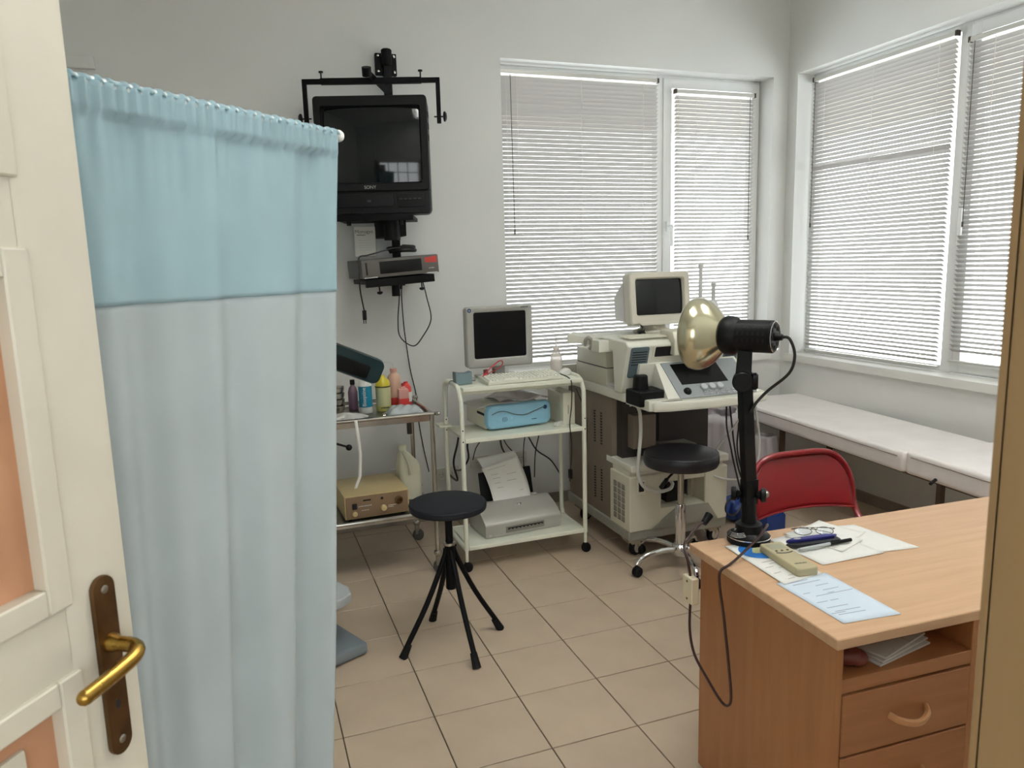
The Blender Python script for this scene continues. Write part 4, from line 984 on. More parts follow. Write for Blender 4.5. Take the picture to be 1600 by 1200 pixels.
b = MB(o_); b.ball(dk(1.93, .86, .004), .022, sub=3); b.done('trackball', 'lamp_black', pnl)
b = MB(o_)
for r_ in range(2):
    for k in range(7): p = dk(2.03+k*.035, .9+r_*.07, .007); b.box(p.x-.008, p.x+.008, p.y-.004, p.y+.004, p.z-.003, p.z+.002)
b.done('key', 'us_knob', pnl)
b = MB(o_); b.box(1.663, 1.845, 1.165, 1.32, .885, .965, .014, 3); b.cyl((1.735, 1.285, .96), (1.735, 1.285, 1.035), .042, .038, bev=.006); hl = b.done('probe_holder', 'lamp_black', us)
b = MB(o_); b.lathe([(.03, 0), (.03, .002), (.012, .001), (0, .001)], (1.78, 1.225, .9645), (0, 0, 1), 18); b.done('probe_well', 'dark_hole', hl)
b = MB(o_)
for x in (1.95, 2.15, 2.33): b.cyl((x, 1.30, .868), (x, 1.30, .88), .01, seg=10)
b.done('deck_screw', 'us_grey', us)
# side arm plate with a hook on the left of the console
b = MB(o_); b.prism([(1.50, 1.70, 1.185), (1.66, 1.58, 1.165), (1.74, 1.58, 1.165), (1.74, 1.80, 1.165), (1.60, 1.84, 1.185)], (0, 0, .045), .008, 3); b.box(1.60, 1.70, 1.50, 1.62, 1.14, 1.205, .01); ar = b.done('side_shelf', 'us_white', us)
b = MB(o_); b.tube([(1.575, 1.62, 1.17), (1.572, 1.61, 1.20), (1.585, 1.60, 1.215), (1.60, 1.595, 1.20), (1.60, 1.60, 1.165), (1.59, 1.605, 1.15)], .010, 8, 5); b.done('cable_hook', 'us_grey', ar)
b = MB(o_); b.lathe([(.07, 0), (.07, .004), (.065, .006), (0, .006)], (1.70, 1.62, 1.212), (0, 0, 1), 28); b.done('round_pad', 'us_white', ar)
b = MB(o_)
for k in range(3): b.prism([(1.70, 1.34+k*.05, 1.222), (2.34, 1.34+k*.05, 1.222), (2.34, 1.37+k*.05, 1.226), (1.70, 1.37+k*.05, 1.226)], (0, .008, .004))
b.done('top_rib', 'us_cream', us)
b = MB(o_); b.tube([(1.71, 1.36, .862), (1.735, 1.35, .868), (1.755, 1.33, .83), (1.745, 1.30, .72), (1.715, 1.27, .58), (1.705, 1.255, .50), (1.74, 1.25, .43), (1.82, 1.25, .395), (1.90, 1.26, .395), (1.945, 1.30, .405), (1.955, 1.33, .412)], .010, 8, 6); b.done('mains_cable', 'cable_white', us)
b = MB(o_); b.tube([(2.38, 1.2, .86), (2.30, 1.23, .72), (2.22, 1.3, .56), (2.20, 1.33, .45), (2.26, 1.3, .40), (2.36, 1.24, .40), (2.42, 1.2, .47), (2.44, 1.2, .62), (2.40, 1.2, .85)], .0065, 8, 6); b.done('probe_cable', 'cable_white', us)
for k, pts in enumerate(([(2.255, 1.25, .865), (2.25, 1.24, .72), (2.275, 1.235, .6), (2.29, 1.22, .5), (2.33, 1.19, .30), (2.34, 1.15, .18), (2.33, 1.1, .03)], [(2.27, 1.25, .865), (2.285, 1.24, .72), (2.30, 1.235, .6), (2.32, 1.21, .45), (2.37, 1.18, .3), (2.38, 1.15, .1), (2.36, 1.12, .02)], [(2.33, 1.25, .865), (2.33, 1.24, .72), (2.32, 1.235, .58), (2.345, 1.21, .42), (2.36, 1.19, .33), (2.25, 1.14, .24), (2.17, 1.12, .27), (2.18, 1.12, .33), (2.28, 1.15, .34), (2.36, 1.17, .28), (2.30, 1.12, .08)])):
    b = MB(o_); b.tube(pts, .0048, 6, 6); b.done('loose_cable', 'cable_black', us)
# CRT monitor on top
MM = T(2.005, 1.52, 1.228) @ Matrix.Rotation(R(13), 4, 'Z') @ Matrix.Rotation(R(-3), 4, 'X')
mn = thing('crt_monitor', 'beige tube monitor standing on top of the ultrasound scanner', 'monitor', (2.005, 1.53, 1.222), R(-1))
MMl = Matrix.Rotation(R(-6), 4, 'X')
b = MB(MMl); frame_ring(b, -.192, .192, .055, .345, -.158, .158, .098, .315, -.02, .05, .012); b.box(-.186, .186, -.01, .05, .05, .075, .008); b.done('bezel', 'monitor_beige', mn)
b = MB(MMl); loft(b, [rrect(-.185, .185, .062, .338, .045, .015), rrect(-.185, .185, .062, .338, .075, .02), rrect(-.165, .165, .07, .32, .085, .02), rrect(-.15, .15, .075, .30, .18, .03), rrect(-.115, .115, .085, .25, .33, .03)]); b.done('rear_shell', 'monitor_side', mn)
b = MB(MMl); b.sheet(lambda u, v: Vector((-.153+.306*u, -.009+.016*((2*u-1)**2*.6+(2*v-1)**2*.4), .103+.207*v)), 14, 12, 0); b.done('tube_face', 'crt_glass', mn, 180)
b = MB(); b.lathe([(.11, 0), (.115, .008), (.105, .016), (.075, .024), (.07, .05), (0, .05)], (0, .09, .0), (0, 0, 1), 28); b.hexa([(-.13, -.02, .05), (.13, -.02, .05), (.13, .2, .05), (-.13, .2, .05)], [(-.15, -.015, .07), (.15, -.015, .07), (.15, .2, .075), (-.15, .2, .075)], .006); b.done('swivel_base', 'monitor_beige', mn)
b = MB(); b.tube([(-.13, -.0, .06), (-.13, -.03, .03), (-.15, -.02, .006), (-.12, -.03, .005), (-.11, -.0, .012), (-.14, .01, .014), (-.15, -.02, .02), (-.125, -.04, .024)], .006, 6, 5); b.done('cable_coil', 'cable_black', mn)
# printer module built into the console front
MP = T(2.07, 1.30, 1.13) @ Matrix.Rotation(R(-10), 4, 'Z')
b = MB(o_ @ MP); b.prism([(-.145, -.09, 0), (-.145, .12, 0), (-.145, .12, .125), (-.145, -.05, .125), (-.145, -.09, .085)], (.29, 0, 0), .008, 3); vp = b.done('printer_module', 'us_cream', us)
b = MB(o_ @ MP); b.prism([(-.052, -.092, .004), (-.046, -.092, .004), (-.046, -.092, .083), (-.052, -.092, .083)], (0, .002, 0)); b.box(-.052, -.046, -.05, .11, .1245, .1262); b.done('seam', 'dark_hole', vp)
b = MB(o_ @ MP); b.cyl((.012, -.088, .035), (.012, -.104, .035), .015, bev=.003); b.done('knob', 'us_knob', vp)
# transducers
for lab, x, y, h in (('tall grey transducer wand in front of the casement blind', 2.30, 1.58, .385), ('shorter grey transducer wand just right of the tall one', 2.375, 1.56, .275)):
    t = thing('transducer_wand', lab, 'transducer', (x, y, 1.222), 0, 'transducer wands on the scanner')
    MB().lathe([(.03, 0), (.032, .01), (.03, .15), (.012, .17), (.011, h-.03), (.015, h-.022), (.016, h-.008), (.009, h), (0, h)], seg=16).done('wand', 'wand_grey', t)
# stack on the worktop: printer + leaflets
t = thing('record_printer', 'flat cream recorder unit under the console side shelf', 'printer', (1.84, 1.80, .931))
MB().box(-.145, .145, -.20, .20, 0, .10, .005).done('lower_case', 'us_cream', t); MB().box(-.14, .14, -.19, .20, .104, .19, .005).done('upper_case', 'us_cream', t)
MB().box(-.14, .14, -.185, .19, .098, .106).done('seam', 'us_dark', t)
for k, lab in enumerate(('lower thin folder on the ultrasound worktop edge', 'upper thin folder on the ultrasound worktop edge')):
    o = MB(T(1.70+.006*k, 1.50, .931+.0125*k) @ Matrix.Rotation(R(2-3*k), 4, 'Z')).box(-.012, .15, -.03, .085, 0, .012, .002).done('folder', 'paper_grey'); tag(o, lab, 'folder', 'folders on the ultrasound worktop')
t = thing('open_notebook', 'open notebook leaning against the window sill behind the cart', 'notebook', (1.70, 2.25, .94), R(0))
t.location = (1.70, 2.06, .931)
o = MB().box(-.12, .12, -.004, .004, 0, .07, .002, m=Matrix.Rotation(R(-12), 4, 'X')).done('cover', 'carton_side', t)

# ================================================================== STOOLS
st = thing('four_legged_stool', 'black round stool on four splayed tube legs', 'stool', (.54, .82, 0))
SZ = .012
b = MB(); b.lathe([(r_, z_+SZ) for r_, z_ in [(0, .60), (.15, .60), (.163, .604), (.165, .612), (.165, .624), (.16, .632), (.148, .635), (0, .636)]], seg=48); b.done('seat', 'stool_black', st)
b = MB(); b.lathe([(.1650, .622+SZ), (.1662, .626+SZ), (.1645, .630+SZ)], seg=48); b.done('seat_piping', 'stool_black', st)
b = MB(); b.cyl((0, 0, .40), (0, 0, .60+SZ), .0165); b.lathe([(0, .59), (.05, .59), (.05, .60+SZ), (.0, .60+SZ)]); b.done('post', 'black_paint', st)
b = MB(); b.cyl((0, 0, .255), (0, 0, .455), .0225, bev=.003); b.done('sleeve', 'black_paint', st)
b = MB(); b.lathe([(.0235, .452), (.026, .455), (.026, .466), (.022, .47), (.018, .47)]); b.done('collar', 'steel', st)
for fx, fy in ((-.227, -.04), (-.033, .236), (.032, -.23), (.225, .04)):
    d = Vector((fx, fy, 0)).normalized()
    b = MB(); b.tube([d*.018+Vector((0, 0, .44)), d*.03+Vector((0, 0, .395)), Vector((fx*.5, fy*.5, .215)), Vector((fx*.96, fy*.96, .04))], .0115, 10, 4); lg = b.done('leg', 'black_paint', st)
    b = MB(); b.cyl((fx*.90, fy*.90, .055), (fx*1.03, fy*1.03, .0), .0145, .0185, seg=14); b.done('foot_cap', 'rubber', lg)

cst = thing('swivel_stool', 'chrome swivel stool with a padded black seat and casters', 'stool', (1.885, 1.125, 0))
b = MB(); b.lathe([(0, .565), (.17, .565), (.188, .572), (.196, .59), (.196, .62), (.188, .638), (.16, .648), (.08, .653), (0, .654)], seg=48); st2 = b.done('seat', 'leather_black', cst)
b = MB(); b.lathe([(.1895, .630), (.1935, .634), (.1905, .6385)], seg=48); b.done('seat_piping', 'leather_black', st2)
b = MB(); b.cyl((0, 0, .35), (0, 0, .565), .0165); b.done('gas_lift', 'steel', cst)
b = MB(); b.lathe([(.026, .12), (.028, .13), (.0275, .345), (.024, .355), (.017, .357)]); b.done('column', 'chrome', cst)
b = MB(); b.box(-.06, .06, -.05, .05, .555, .568, .003); b.tube([(-.03, -.02, .555), (-.10, -.05, .53), (-.16, -.075, .495)], .006, 8, 4); b.tube([(-.12, -.058, .52), (-.17, -.08, .488)], .011, 8, 1); b.done('lever', 'black_plastic', cst)
b = MB(); b.lathe([(0, .075), (.04, .075), (.043, .085), (.043, .125), (.034, .135), (0, .135)]); b.done('hub', 'chrome', cst)
for k in range(5):
    a = R(183+72*k); d = Vector((math.cos(a), math.sin(a), 0))
    b = MB(); b.tube([d*.03+Vector((0, 0, .105)), d*.10+Vector((0, 0, .112)), d*.18+Vector((0, 0, .107)), d*.24+Vector((0, 0, .09)), d*.268+Vector((0, 0, .062))], .0125, 10, 5, flat=1.2); lg = b.done('base_arm', 'chrome', cst)
    b = MB(); n_ = Vector((-d.y, d.x, 0)).lerp(d, .3*(k % 3-1)).normalized()
    b.lathe([(0, -.02), (.02, -.02), (.0265, -.014), (.0265, -.004), (.02, -.003), (.02, .003), (.0265, .004), (.0265, .014), (.02, .02), (0, .02)], d*.268+Vector((0, 0, .0265)), n_, 20); b.ball(d*.268+Vector((0, 0, .045)), .017); b.done('caster', 'rubber', lg)

# ================================================================== BIN, BLUE BAG
t = thing('waste_bin', 'tall grey bin lined with a pale plastic bag by the couch end', 'bin', (2.72, 1.98, 0), R(-10))
b = MB(); b.hexa([(-.12, -.12, 0), (.12, -.12, 0), (.12, .12, 0), (-.12, .12, 0)], [(-.15, -.14, .56), (.15, -.14, .56), (.15, .14, .56), (-.15, .14, .56)], .015); b.done('body', 'bin_grey', t)
def bg_(u, v):
    a = 2*math.pi*u; r = (.165+.012*math.sin(7*a+3*v)+.008*math.sin(17*a))*(1-.06*v); z = .62-.30*v+.015*math.sin(5*a)
    if v < .12: r *= .8+v*1.7
    c, s_ = math.cos(a), math.sin(a); k = 1/max(abs(c), abs(s_))**.75
    return Vector((r*c*k, r*s_*k, z))
MB().sheet(bg_, 60, 14, .001).done('bin_liner', 'bin_bag', t, 180)
t = thing('wrapped_bundle', 'pale plastic wrapped bundle under the near end of the couch', 'bundle', (3.02, 1.86, 0))
def bd(u, v):
    a = 2*math.pi*u; r = .10*(1+.12*math.sin(5*a+6*v)+.06*math.sin(11*a))*(1-.35*v*v); return Vector((r*math.cos(a), r*math.sin(a), .455*v))
b = MB(); b.sheet(bd, 40, 20, .002); b.done('wrapping', 'bin_bag', t, 180)
def bb(u, v):
    a = 2*math.pi*u; r = .12*math.sin(math.pi*(.02+.96*v))**.6*(1+.2*math.sin(4*a+5*v)+.12*math.sin(9*a-3*v)); return Vector((r*1.1*math.cos(a), r*.8*math.sin(a), .005+.15*v+.015*math.sin(6*a)*v))
tag(MB(T(2.62, 1.60, 0)).sheet(bb, 40, 16, .001).done('blue_plastic_bag', 'blue_bag', None, 180), 'crumpled blue plastic bag on the floor behind the lamp post', 'bag')
tag(MB(T(2.70, 1.40, 0)).box(-.07, .07, -.05, .05, 0, .10, .012).box(-.06, .06, -.045, .045, .09, .115, .01).done('blue_carton', 'blue_bag'), 'small blue carton on the floor by the red chair', 'box')

# ================================================================== EXAMINATION COUCH
BR = R(-5.2)
cb = thing('examination_couch', 'pale pink vinyl examination couch along the right wall', 'couch', (3.245, 1.42, 0), BR)
def cushion(y0, y1, z, tilt=0.0, nm='cushion'):
    b = MB(T(0, y0, z) @ Matrix.Rotation(tilt, 4, 'X'))
    b.box(-.285, .285, 0, y1-y0, -.108, 0, .032, 5); c = b.done(nm, 'bench_vinyl', cb)
    b = MB(T(0, y0, z) @ Matrix.Rotation(tilt, 4, 'X')); b.tube([(-.2855, .04, -.026), (-.2855, y1-y0-.04, -.026)], .0028, 6, 1); b.done('piping', 'bench_side', c)
    return c
cushion(-.805, .85, .632)
c2 = MB(T(0, -2.05, .632)); c2.box(-.285, .285, 0, 1.235, -.105, .012, .032, 5); c2 = c2.done('head_cushion', 'bench_vinyl', cb)
b = MB(T(0, -2.05, .632)); b.tube([(-.2855, .04, -.014), (-.2855, 1.195, -.014)], .0028, 6, 1); b.done('piping', 'bench_side', c2)
b = MB(); b.box(-.20, -.17, -2.0, .80, .494, .526); b.box(.17, .20, -2.0, .80, .494, .526); b.box(-.20, .20, .77, .80, .494, .526); b.box(-.20, .20, -.83, -.80, .494, .526); b.done('frame', 'bench_metal', cb)
for x in (-.185, .185):
    for y in (.35, -.95, -1.9):
        MB().box(x-.014, x+.014, y-.014, y+.014, 0, .51).done('leg', 'bench_metal', cb)
b = MB(); b.cyl((-.29, -1.02, .55), (-.33, -1.03, .535), .008); b.done('latch', 'black_plastic', cb)

# ================================================================== RED CHAIR
ch = thing('folding_chair', 'red metal folding chair behind the desk', 'chair', (1.975, .30, 0), R(-4))
tube_r = .0125
def bk(z): return .10*(z-.45)/.35-.03      # lean of the back
fr_pts = [(-.215, -.36, .01), (-.225, -.12, .42), (-.235, bk(.56), .56), (-.236, bk(.66), .66), (-.222, bk(.73), .73), (-.18, bk(.785), .785), (-.115, bk(.81), .808), (0, bk(.815), .812), (.115, bk(.81), .808), (.18, bk(.785), .785), (.222, bk(.73), .73), (.236, bk(.66), .66), (.235, bk(.56), .56), (.225, -.12, .42), (.215, -.36, .01)]
fr_pts = [(x*1.06, y, z-(.014 if z > .5 else 0)) for x, y, z in fr_pts]
b = MB(); b.tube(fr_pts, tube_r, 10, 6); b.done('tube_frame', 'red_metal', ch)
def pan(u, v):
    x = -.242+.484*u; e = abs(2*u-1)
    ztop = .789 if e < .5 else .789-.135*((e-.5)/.5)**2.6
    zbot = .553+.018*(1-(2*u-1)**2)
    z = zbot+(ztop-zbot)*v
    return Vector((x, bk(z)+.022*(1-(2*u-1)**2)-.004, z))
b = MB(); b.sheet(pan, 24, 12, .003); b.done('back_panel', 'red_metal', ch, 180)
b = MB(); b.tube([tuple(pan(k/20, .0)) for k in range(21)], .005, 6, 1); b.done('panel_hem', 'red_metal', ch)
b = MB(); b.box(-.20, .20, -.40, .0, .425, .445, .009, 3); b.done('seat', 'red_metal', ch)
for x in (-.2, .2):
    b = MB(); b.tube([(x, .13, .01), (x, -.02, .32), (x, -.12, .43)], tube_r, 10, 4); lg = b.done('leg', 'red_metal', ch)
    b = MB(); b.cyl((x, .132, 0), (x, .125, .03), .016); b.cyl((x*1.07, -.361, 0), (x*1.07, -.355, .03), .016); b.done('foot_cap', 'rubber', lg)

# ================================================================== DESK
dk_ = thing('desk', 'beech laminate desk with a drawer pedestal in the foreground', 'desk', (1.024, -.868, 0), R(-2.3))
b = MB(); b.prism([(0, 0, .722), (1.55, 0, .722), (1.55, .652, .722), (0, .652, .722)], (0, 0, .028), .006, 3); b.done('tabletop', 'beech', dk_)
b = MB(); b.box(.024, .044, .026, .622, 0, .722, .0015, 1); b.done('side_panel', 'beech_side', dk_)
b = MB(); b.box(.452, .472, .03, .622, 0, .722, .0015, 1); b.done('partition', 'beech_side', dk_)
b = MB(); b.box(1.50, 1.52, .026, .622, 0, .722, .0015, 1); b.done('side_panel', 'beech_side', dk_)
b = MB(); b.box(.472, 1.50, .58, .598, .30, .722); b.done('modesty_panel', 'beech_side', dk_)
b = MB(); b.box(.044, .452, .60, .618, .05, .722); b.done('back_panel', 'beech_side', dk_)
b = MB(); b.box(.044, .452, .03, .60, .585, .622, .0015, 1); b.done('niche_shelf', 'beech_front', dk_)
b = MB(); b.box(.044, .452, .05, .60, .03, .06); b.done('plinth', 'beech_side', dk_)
for z0, z1 in ((.418, .580), (.243, .412), (.065, .238)):
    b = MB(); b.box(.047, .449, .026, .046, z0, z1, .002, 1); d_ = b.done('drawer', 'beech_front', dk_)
    zc = (z0+z1)/2-.004
    b = MB(); b.tube([(.192, .028, zc+.006), (.205, .008, zc), (.235, -.006, zc-.006), (.265, -.006, zc-.006), (.295, .008, zc), (.308, .028, zc+.006)], .0075, 8, 6, flat=1.3); b.done('handle', 'beech_edge', d_)
    b = MB(); b.box(.055, .44, .046, .5, z0+.01, z0+.02); b.done('drawer_floor', 'beech_side', d_)

ZD = .7505
def quadsheet(name, label, cat, pts, m, th=.0012, z=ZD, parts=(), curl=0, group=None):
    """flat paper with four world corners"""
    c = sum((Vector(p) for p in pts), Vector((0, 0)))/4
    t = thing(name, label, cat, (c.x, c.y, z), 0, group)
    P = [Vector((p[0]-c.x, p[1]-c.y)) for p in pts]
    def f(u, v):
        a = P[0].lerp(P[1], u); d = P[3].lerp(P[2], u); q = a.lerp(d, v)
        return Vector((q.x, q.y, .0004+th+curl*((2*u-1)**4)*((2*v-1)**4)))
    MB().sheet(f, 10, 10, th).done('sheet', m, t, 180)
    return t, P
def on(P, u, v, h=.0): a = P[0].lerp(P[1], u); d = P[3].lerp(P[2], u); q = a.lerp(d, v); return Vector((q.x, q.y, h))
# examination form (A = far left, B = far right, C = near right, D = near left)
t, P = quadsheet('consent_form', 'pale blue printed form at the near corner of the desk', 'paper', [(1.098, -.567), (1.27, -.563), (1.26, -.828), (1.095, -.812)], 'paper_blue')
b = MB()
for u0, u1, v in ((.12, .55, .06), (.18, .72, .12), (.5, .75, .22), (.12, .25, .33), (.5, .8, .33), (.5, .62, .4), (.25, .95, .42), (.1, .3, .55), (.35, .5, .55), (.12, .5, .68), (.15, .6, .77), (.12, .6, .84), (.05, .3, .8)):
    a, c = on(P, u0, v, .0021), on(P, u1, v, .0021); dd = (c-a).normalized(); n_ = Vector((-dd.y, dd.x, 0))*.0011
    b.prism([a-n_, c-n_, c+n_, a+n_], (0, 0, .0002))
b.done('printed_line', 'print_blue', t)
# leaflet with blue disc
t, P = quadsheet('leaflet', 'glossy leaflet with a big blue disc by the lamp base', 'leaflet', [(1.13, -.292), (1.275, -.30), (1.255, -.566), (1.111, -.583)], 'paper', .0022, ZD+.0014)
pts = []
for k in range(20):
    a = math.pi*(-.05+1.1*k/19); u = .55-.47*math.sin(a) if False else .56+.44*math.cos(math.pi*.5+a); v = .22-.22*math.cos(a)
    pts.append(on(P, min(.97, max(.03, .64-.56*math.sin(a))), min(.52, max(.02, .24-.23*math.cos(a))), .0036))
pts += [on(P, .97, .42, .0036), on(P, .97, .02, .0036)]
MB().prism(pts, (0, 0, .0003)).done('blue_disc', 'blue_ink', t)
pts = [on(P, .55+.20*math.cos(a)*(1+.25*math.sin(3*a)), .24+.09*math.sin(a)*(1+.2*math.cos(2*a)), .0041) for a in [2*math.pi*k/18 for k in range(18)]]
MB().prism(pts, (0, 0, .0002)).done('pale_leaf', 'pale_label', t)
b = MB()
for u0, u1, v in ((.2, .5, .52), (.3, .55, .58), (.1, .3, .64), (.35, .55, .70), (.1, .28, .78), (.3, .5, .88), (.2, .38, .94), (.8, .9, .9)):
    a, c = on(P, u0, v, .0037), on(P, u1, v, .0037); dd = (c-a).normalized(); n_ = Vector((-dd.y, dd.x, 0))*.0012
    b.prism([a-n_, c-n_, c+n_, a+n_], (0, 0, .0002))
b.done('printed_line', 'print_grey', t)
# loose white papers
quadsheet('white_sheet', 'large white sheet pointing towards the desk far right', 'paper', [(1.44, -.26), (1.632, -.30), (1.66, -.53), (1.46, -.50)], 'paper', .0008, ZD)
quadsheet('white_sheet', 'white sheet under the pen with its corner near the form', 'paper', [(1.29, -.30), (1.50, -.27), (1.53, -.52), (1.30, -.52)], 'paper', .0008, ZD+.0012)
quadsheet('white_sheet', 'square white sheet whose corner points to the red chair', 'paper', [(1.36, -.285), (1.545, -.235), (1.60, -.38), (1.42, -.44)], 'paper', .0008, ZD+.0024, curl=.004)
quadsheet('white_sheet', 'uppermost white sheet under the wire spectacles', 'paper', [(1.35, -.30), (1.46, -.25), (1.55, -.42), (1.42, -.47)], 'paper', .0008, ZD+.0036)
# beige handheld device
A_, B_ = Vector((1.232, -.337, 0)), Vector((1.199, -.567, 0)); dd = (B_-A_).normalized(); ang = math.atan2(dd.y, dd.x)+math.pi/2
t = thing('handheld_meter', 'beige handheld meter lying on the blue disc leaflet', 'meter', (1.219, -.467, ZD+.0042), ang)
b = MB(); b.prism([(-.034, -.096, .0), (-.028, -.102, .0), (.028, -.102, .0), (.034, -.096, .0), (.037, .089, .0), (.032, .096, .0), (-.032, .096, .0), (-.037, .089, .0)], (0, 0, .024), .006, 3); b.done('case', 'beige_device', t)
b = MB(); b.box(-.024, .024, .044, .08, .0235, .0245, .0004, 1); b.done('display', 'lcd_green', t)
b = MB()
for x in (-.018, 0, .018): b.cyl((x, .030, .0235), (x, .030, .0255), .004, seg=10)
b.tube([(-.026, .017, .0243), (-.013, .0115, .0243), (0, .01, .0243), (.013, .0115, .0243), (.026, .017, .0243)], .0018, 6, 4); b.done('button', 'print_dark', t)
b = MB()
for k in range(7): b.box(-.019+k*.0055, -.0155+k*.0055, -.069, -.064+.002*(k % 2), .0238, .0243)
b.done('lettering', 'print_dark', t)
# navy pen case and pen
def lying(name, label, cat, a, c, z):
    a = Vector(a); c = Vector(c); d = c-a; t = thing(name, label, cat, (a.x, a.y, z), math.atan2(d.y, d.x)); return t, d.length
t, L_ = lying('spectacle_case', 'navy and black zipped case in front of the wire spectacles', 'case', (1.285, -.375), (1.475, -.40), ZD+.0052)
b = MB(); b.prism([(0, -.006, 0), (.03, -.022, 0), (.17, -.022, 0), (.188, -.012, 0), (.188, .018, 0), (.15, .022, 0), (.04, .018, 0)], (0, 0, .012), .004); b.done('lower_half', 'cover_dark', t)
b = MB(); b.prism([(.004, .0, .012), (.03, -.006, .012), (.17, -.004, .012), (.185, .006, .012), (.15, .018, .012), (.04, .016, .012)], (0, 0, .010), .004); b.done('upper_half', 'navy', t)
b = MB(); b.lathe([(.012, 0), (.012, .001), (0, .001)], (.045, .002, .0222), (0, 0, 1), 18, sy=.5); b.done('badge', 'print_grey', t)
t, L_ = lying('ballpoint_pen', 'grey ballpoint pen with a black cap beside the dark case', 'pen', (1.29, -.42), (1.50, -.425), ZD+.0055)
b = MB(); b.cyl((.012, 0, .006), (.13, 0, .008), .005, seg=12); b.lathe([(.0008, 0), (.004, .012)], (0, 0, .0055), (1, 0, .02), 10); b.done('barrel', 'scale_grey', t)
b = MB(); b.cyl((.125, 0, .008), (.205, 0, .009), .0062, .0055, seg=12); b.box(.13, .16, -.002, .002, .013, .017); b.done('cap', 'black_plastic', t)
# wire spectacles
t = thing('wire_spectacles', 'thin wire framed spectacles on the white papers', 'spectacles', (1.44, -.335, ZD+.0058), R(-22))
MG = Matrix.Rotation(R(-62), 4, 'X')
for s_ in (-1, 1):
    cx = s_*.034
    pts = [(cx+.026*math.cos(a)*(1+.06*math.cos(2*a)), .0, .018+.0165*math.sin(a)) for a in [2*math.pi*k/16 for k in range(16)]]
    b = MB(MG); b.tube(pts, .0011, 6, 2, closed=True); rm = b.done('rim', 'wire_bronze', t)
    b = MB(MG); b.prism([(p[0], -.0004, p[2]) for p in pts], (0, .0008, 0)); b.done('lens', 'clear_lens', rm)
    e = (s_*.062, .021, .0125)
    b = MB(); b.tube([e, (s_*.068, .026, .013), (s_*.04, .040, .010), (-s_*.02, .045+.012*s_, .005), (-s_*.055, .035+.018*s_, .0015)], .0011, 6, 4); b.done('temple', 'wire_bronze', t)
b = MB(MG); b.tube([(-.01, 0, .024), (0, 0, .03), (.01, 0, .024)], .0011, 6, 4); b.done('bridge', 'wire_bronze', t)
# things in the niche
DM = Matrix.Rotation(R(-2.3), 4, 'Z')
def dpt(x, y, z): p = DM @ Vector((x, y, 0)); return (1.024+p.x, -.868+p.y, z)
t = thing('envelope_stack', 'stack of white envelopes in the open niche of the desk', 'paper stack', dpt(.25, .22, .6225), R(10))
b = MB()
for k in range(3): b.box(-.11+.004*k, .10, -.155+.006*k, .15, .006*k, .006*k+.005, .001, 1, m=Matrix.Rotation(R(3*k), 4, 'Z'))
b.done('envelope', 'paper_grey', t); MB().box(.035, .037, -.14, .13, .0178, .0186).done('fold_line', 'print_grey', t)
t = thing('brown_pouch', 'red brown rounded pouch at the left of the desk niche', 'pouch', dpt(.105, .10, .6225), R(25))
b = MB(); b.ball((0, 0, .026), 1, (.04, .05, .026), 3); b.ball((.01, -.03, .02), 1, (.03, .03, .02), 3); b.done('body', 'brown_thing', t)
t = thing('dark_bundle', 'black soft bundle on the envelopes in the niche', 'pouch', dpt(.335, .27, .645), 0)
b = MB(); b.ball((0, 0, .035), 1, (.05, .06, .036), 3); b.ball((-.03, -.03, .03), 1, (.03, .04, .03), 3); b.done('body', 'lamp_black', t)

# ================================================================== HEAT LAMP ON THE DESK
LX, LY = 1.226, -.280
lm = thing('heat_lamp', 'black infrared lamp with a big silvered bulb on the desk corner', 'lamp', (LX, LY, ZD))
o_ = off(lm)
b = MB(o_); b.lathe([(0, 0), (.062, 0), (.066, .004), (.066, .02), (.062, .026), (.046, .032), (.042, .036), (.040, .06), (.030, .066), (0, .066)], (LX, LY, ZD), (0, 0, 1), 36); b.done('base', 'lamp_black', lm)
b = MB(o_); b.lathe([(.0655, 0), (.0665, .001), (.0665, .003), (.0655, .004)], (LX, LY, ZD+.019), (0, 0, 1), 36); b.done('base_ring', 'chrome', lm)
b = MB(o_); b.cyl((LX, LY, ZD+.06), (LX-.003, LY, .90), .024, .022); b.box(LX-.024, LX+.02, LY-.018, LY+.018, .875, .955, .005); b.done('socket_post', 'lamp_black', lm)
b = MB(o_); b.hexa([(LX-.021, LY-.014, .90), (LX+.019, LY-.014, .90), (LX+.019, LY+.014, .90), (LX-.021, LY+.014, .90)], [(LX-.046, LY-.014, 1.25), (LX-.008, LY-.014, 1.25), (LX-.008, LY+.014, 1.25), (LX-.046, LY+.014, 1.25)], .004); b.done('arm', 'lamp_black', lm)
vr = Vector((.79, -.61, 0))                              # image right
vt = Vector((.61, .79, 0))
b = MB(o_)
b.lathe([(0, 0), (.02, 0), (.022, .004), (.022, .014), (.014, .018), (.008, .03)], Vector((LX-.004, LY, .905))-vr*.052, vr, 20); b.lathe([(.008, 0), (.014, .012), (.022, .016), (.022, .026), (.02, .03), (0, .03)], Vector((LX-.004, LY, .905))+vr*.022, vr, 20)
b.done('clamp_knob', 'lamp_black', lm)
b = MB(o_); b.ball(Vector((LX-.004, LY, .905))+vr*.05+Vector((0, 0, .004)), .012, sub=2); b.done('knob_cap', 'steel_dull', lm)
J = Vector((LX-.035, LY, 1.265))
b = MB(o_); b.cyl(J-vt*.028, J+vt*.028, .031, bev=.004, seg=28); b.lathe([(.028, 0), (.03, .01), (.024, .018), (0, .018)], J+vr*.012+vt*.01, (vr+Vector((0, 0, .1))), 24); b.done('joint', 'lamp_black', lm)
b = MB(o_); p = J+vr*.034; b.lathe([(.022, 0), (.026, .004), (.026, .012), (.02, .018), (0, .018)], p-vr*.008, vr, 22); b.done('joint_knob', 'lamp_black', lm)
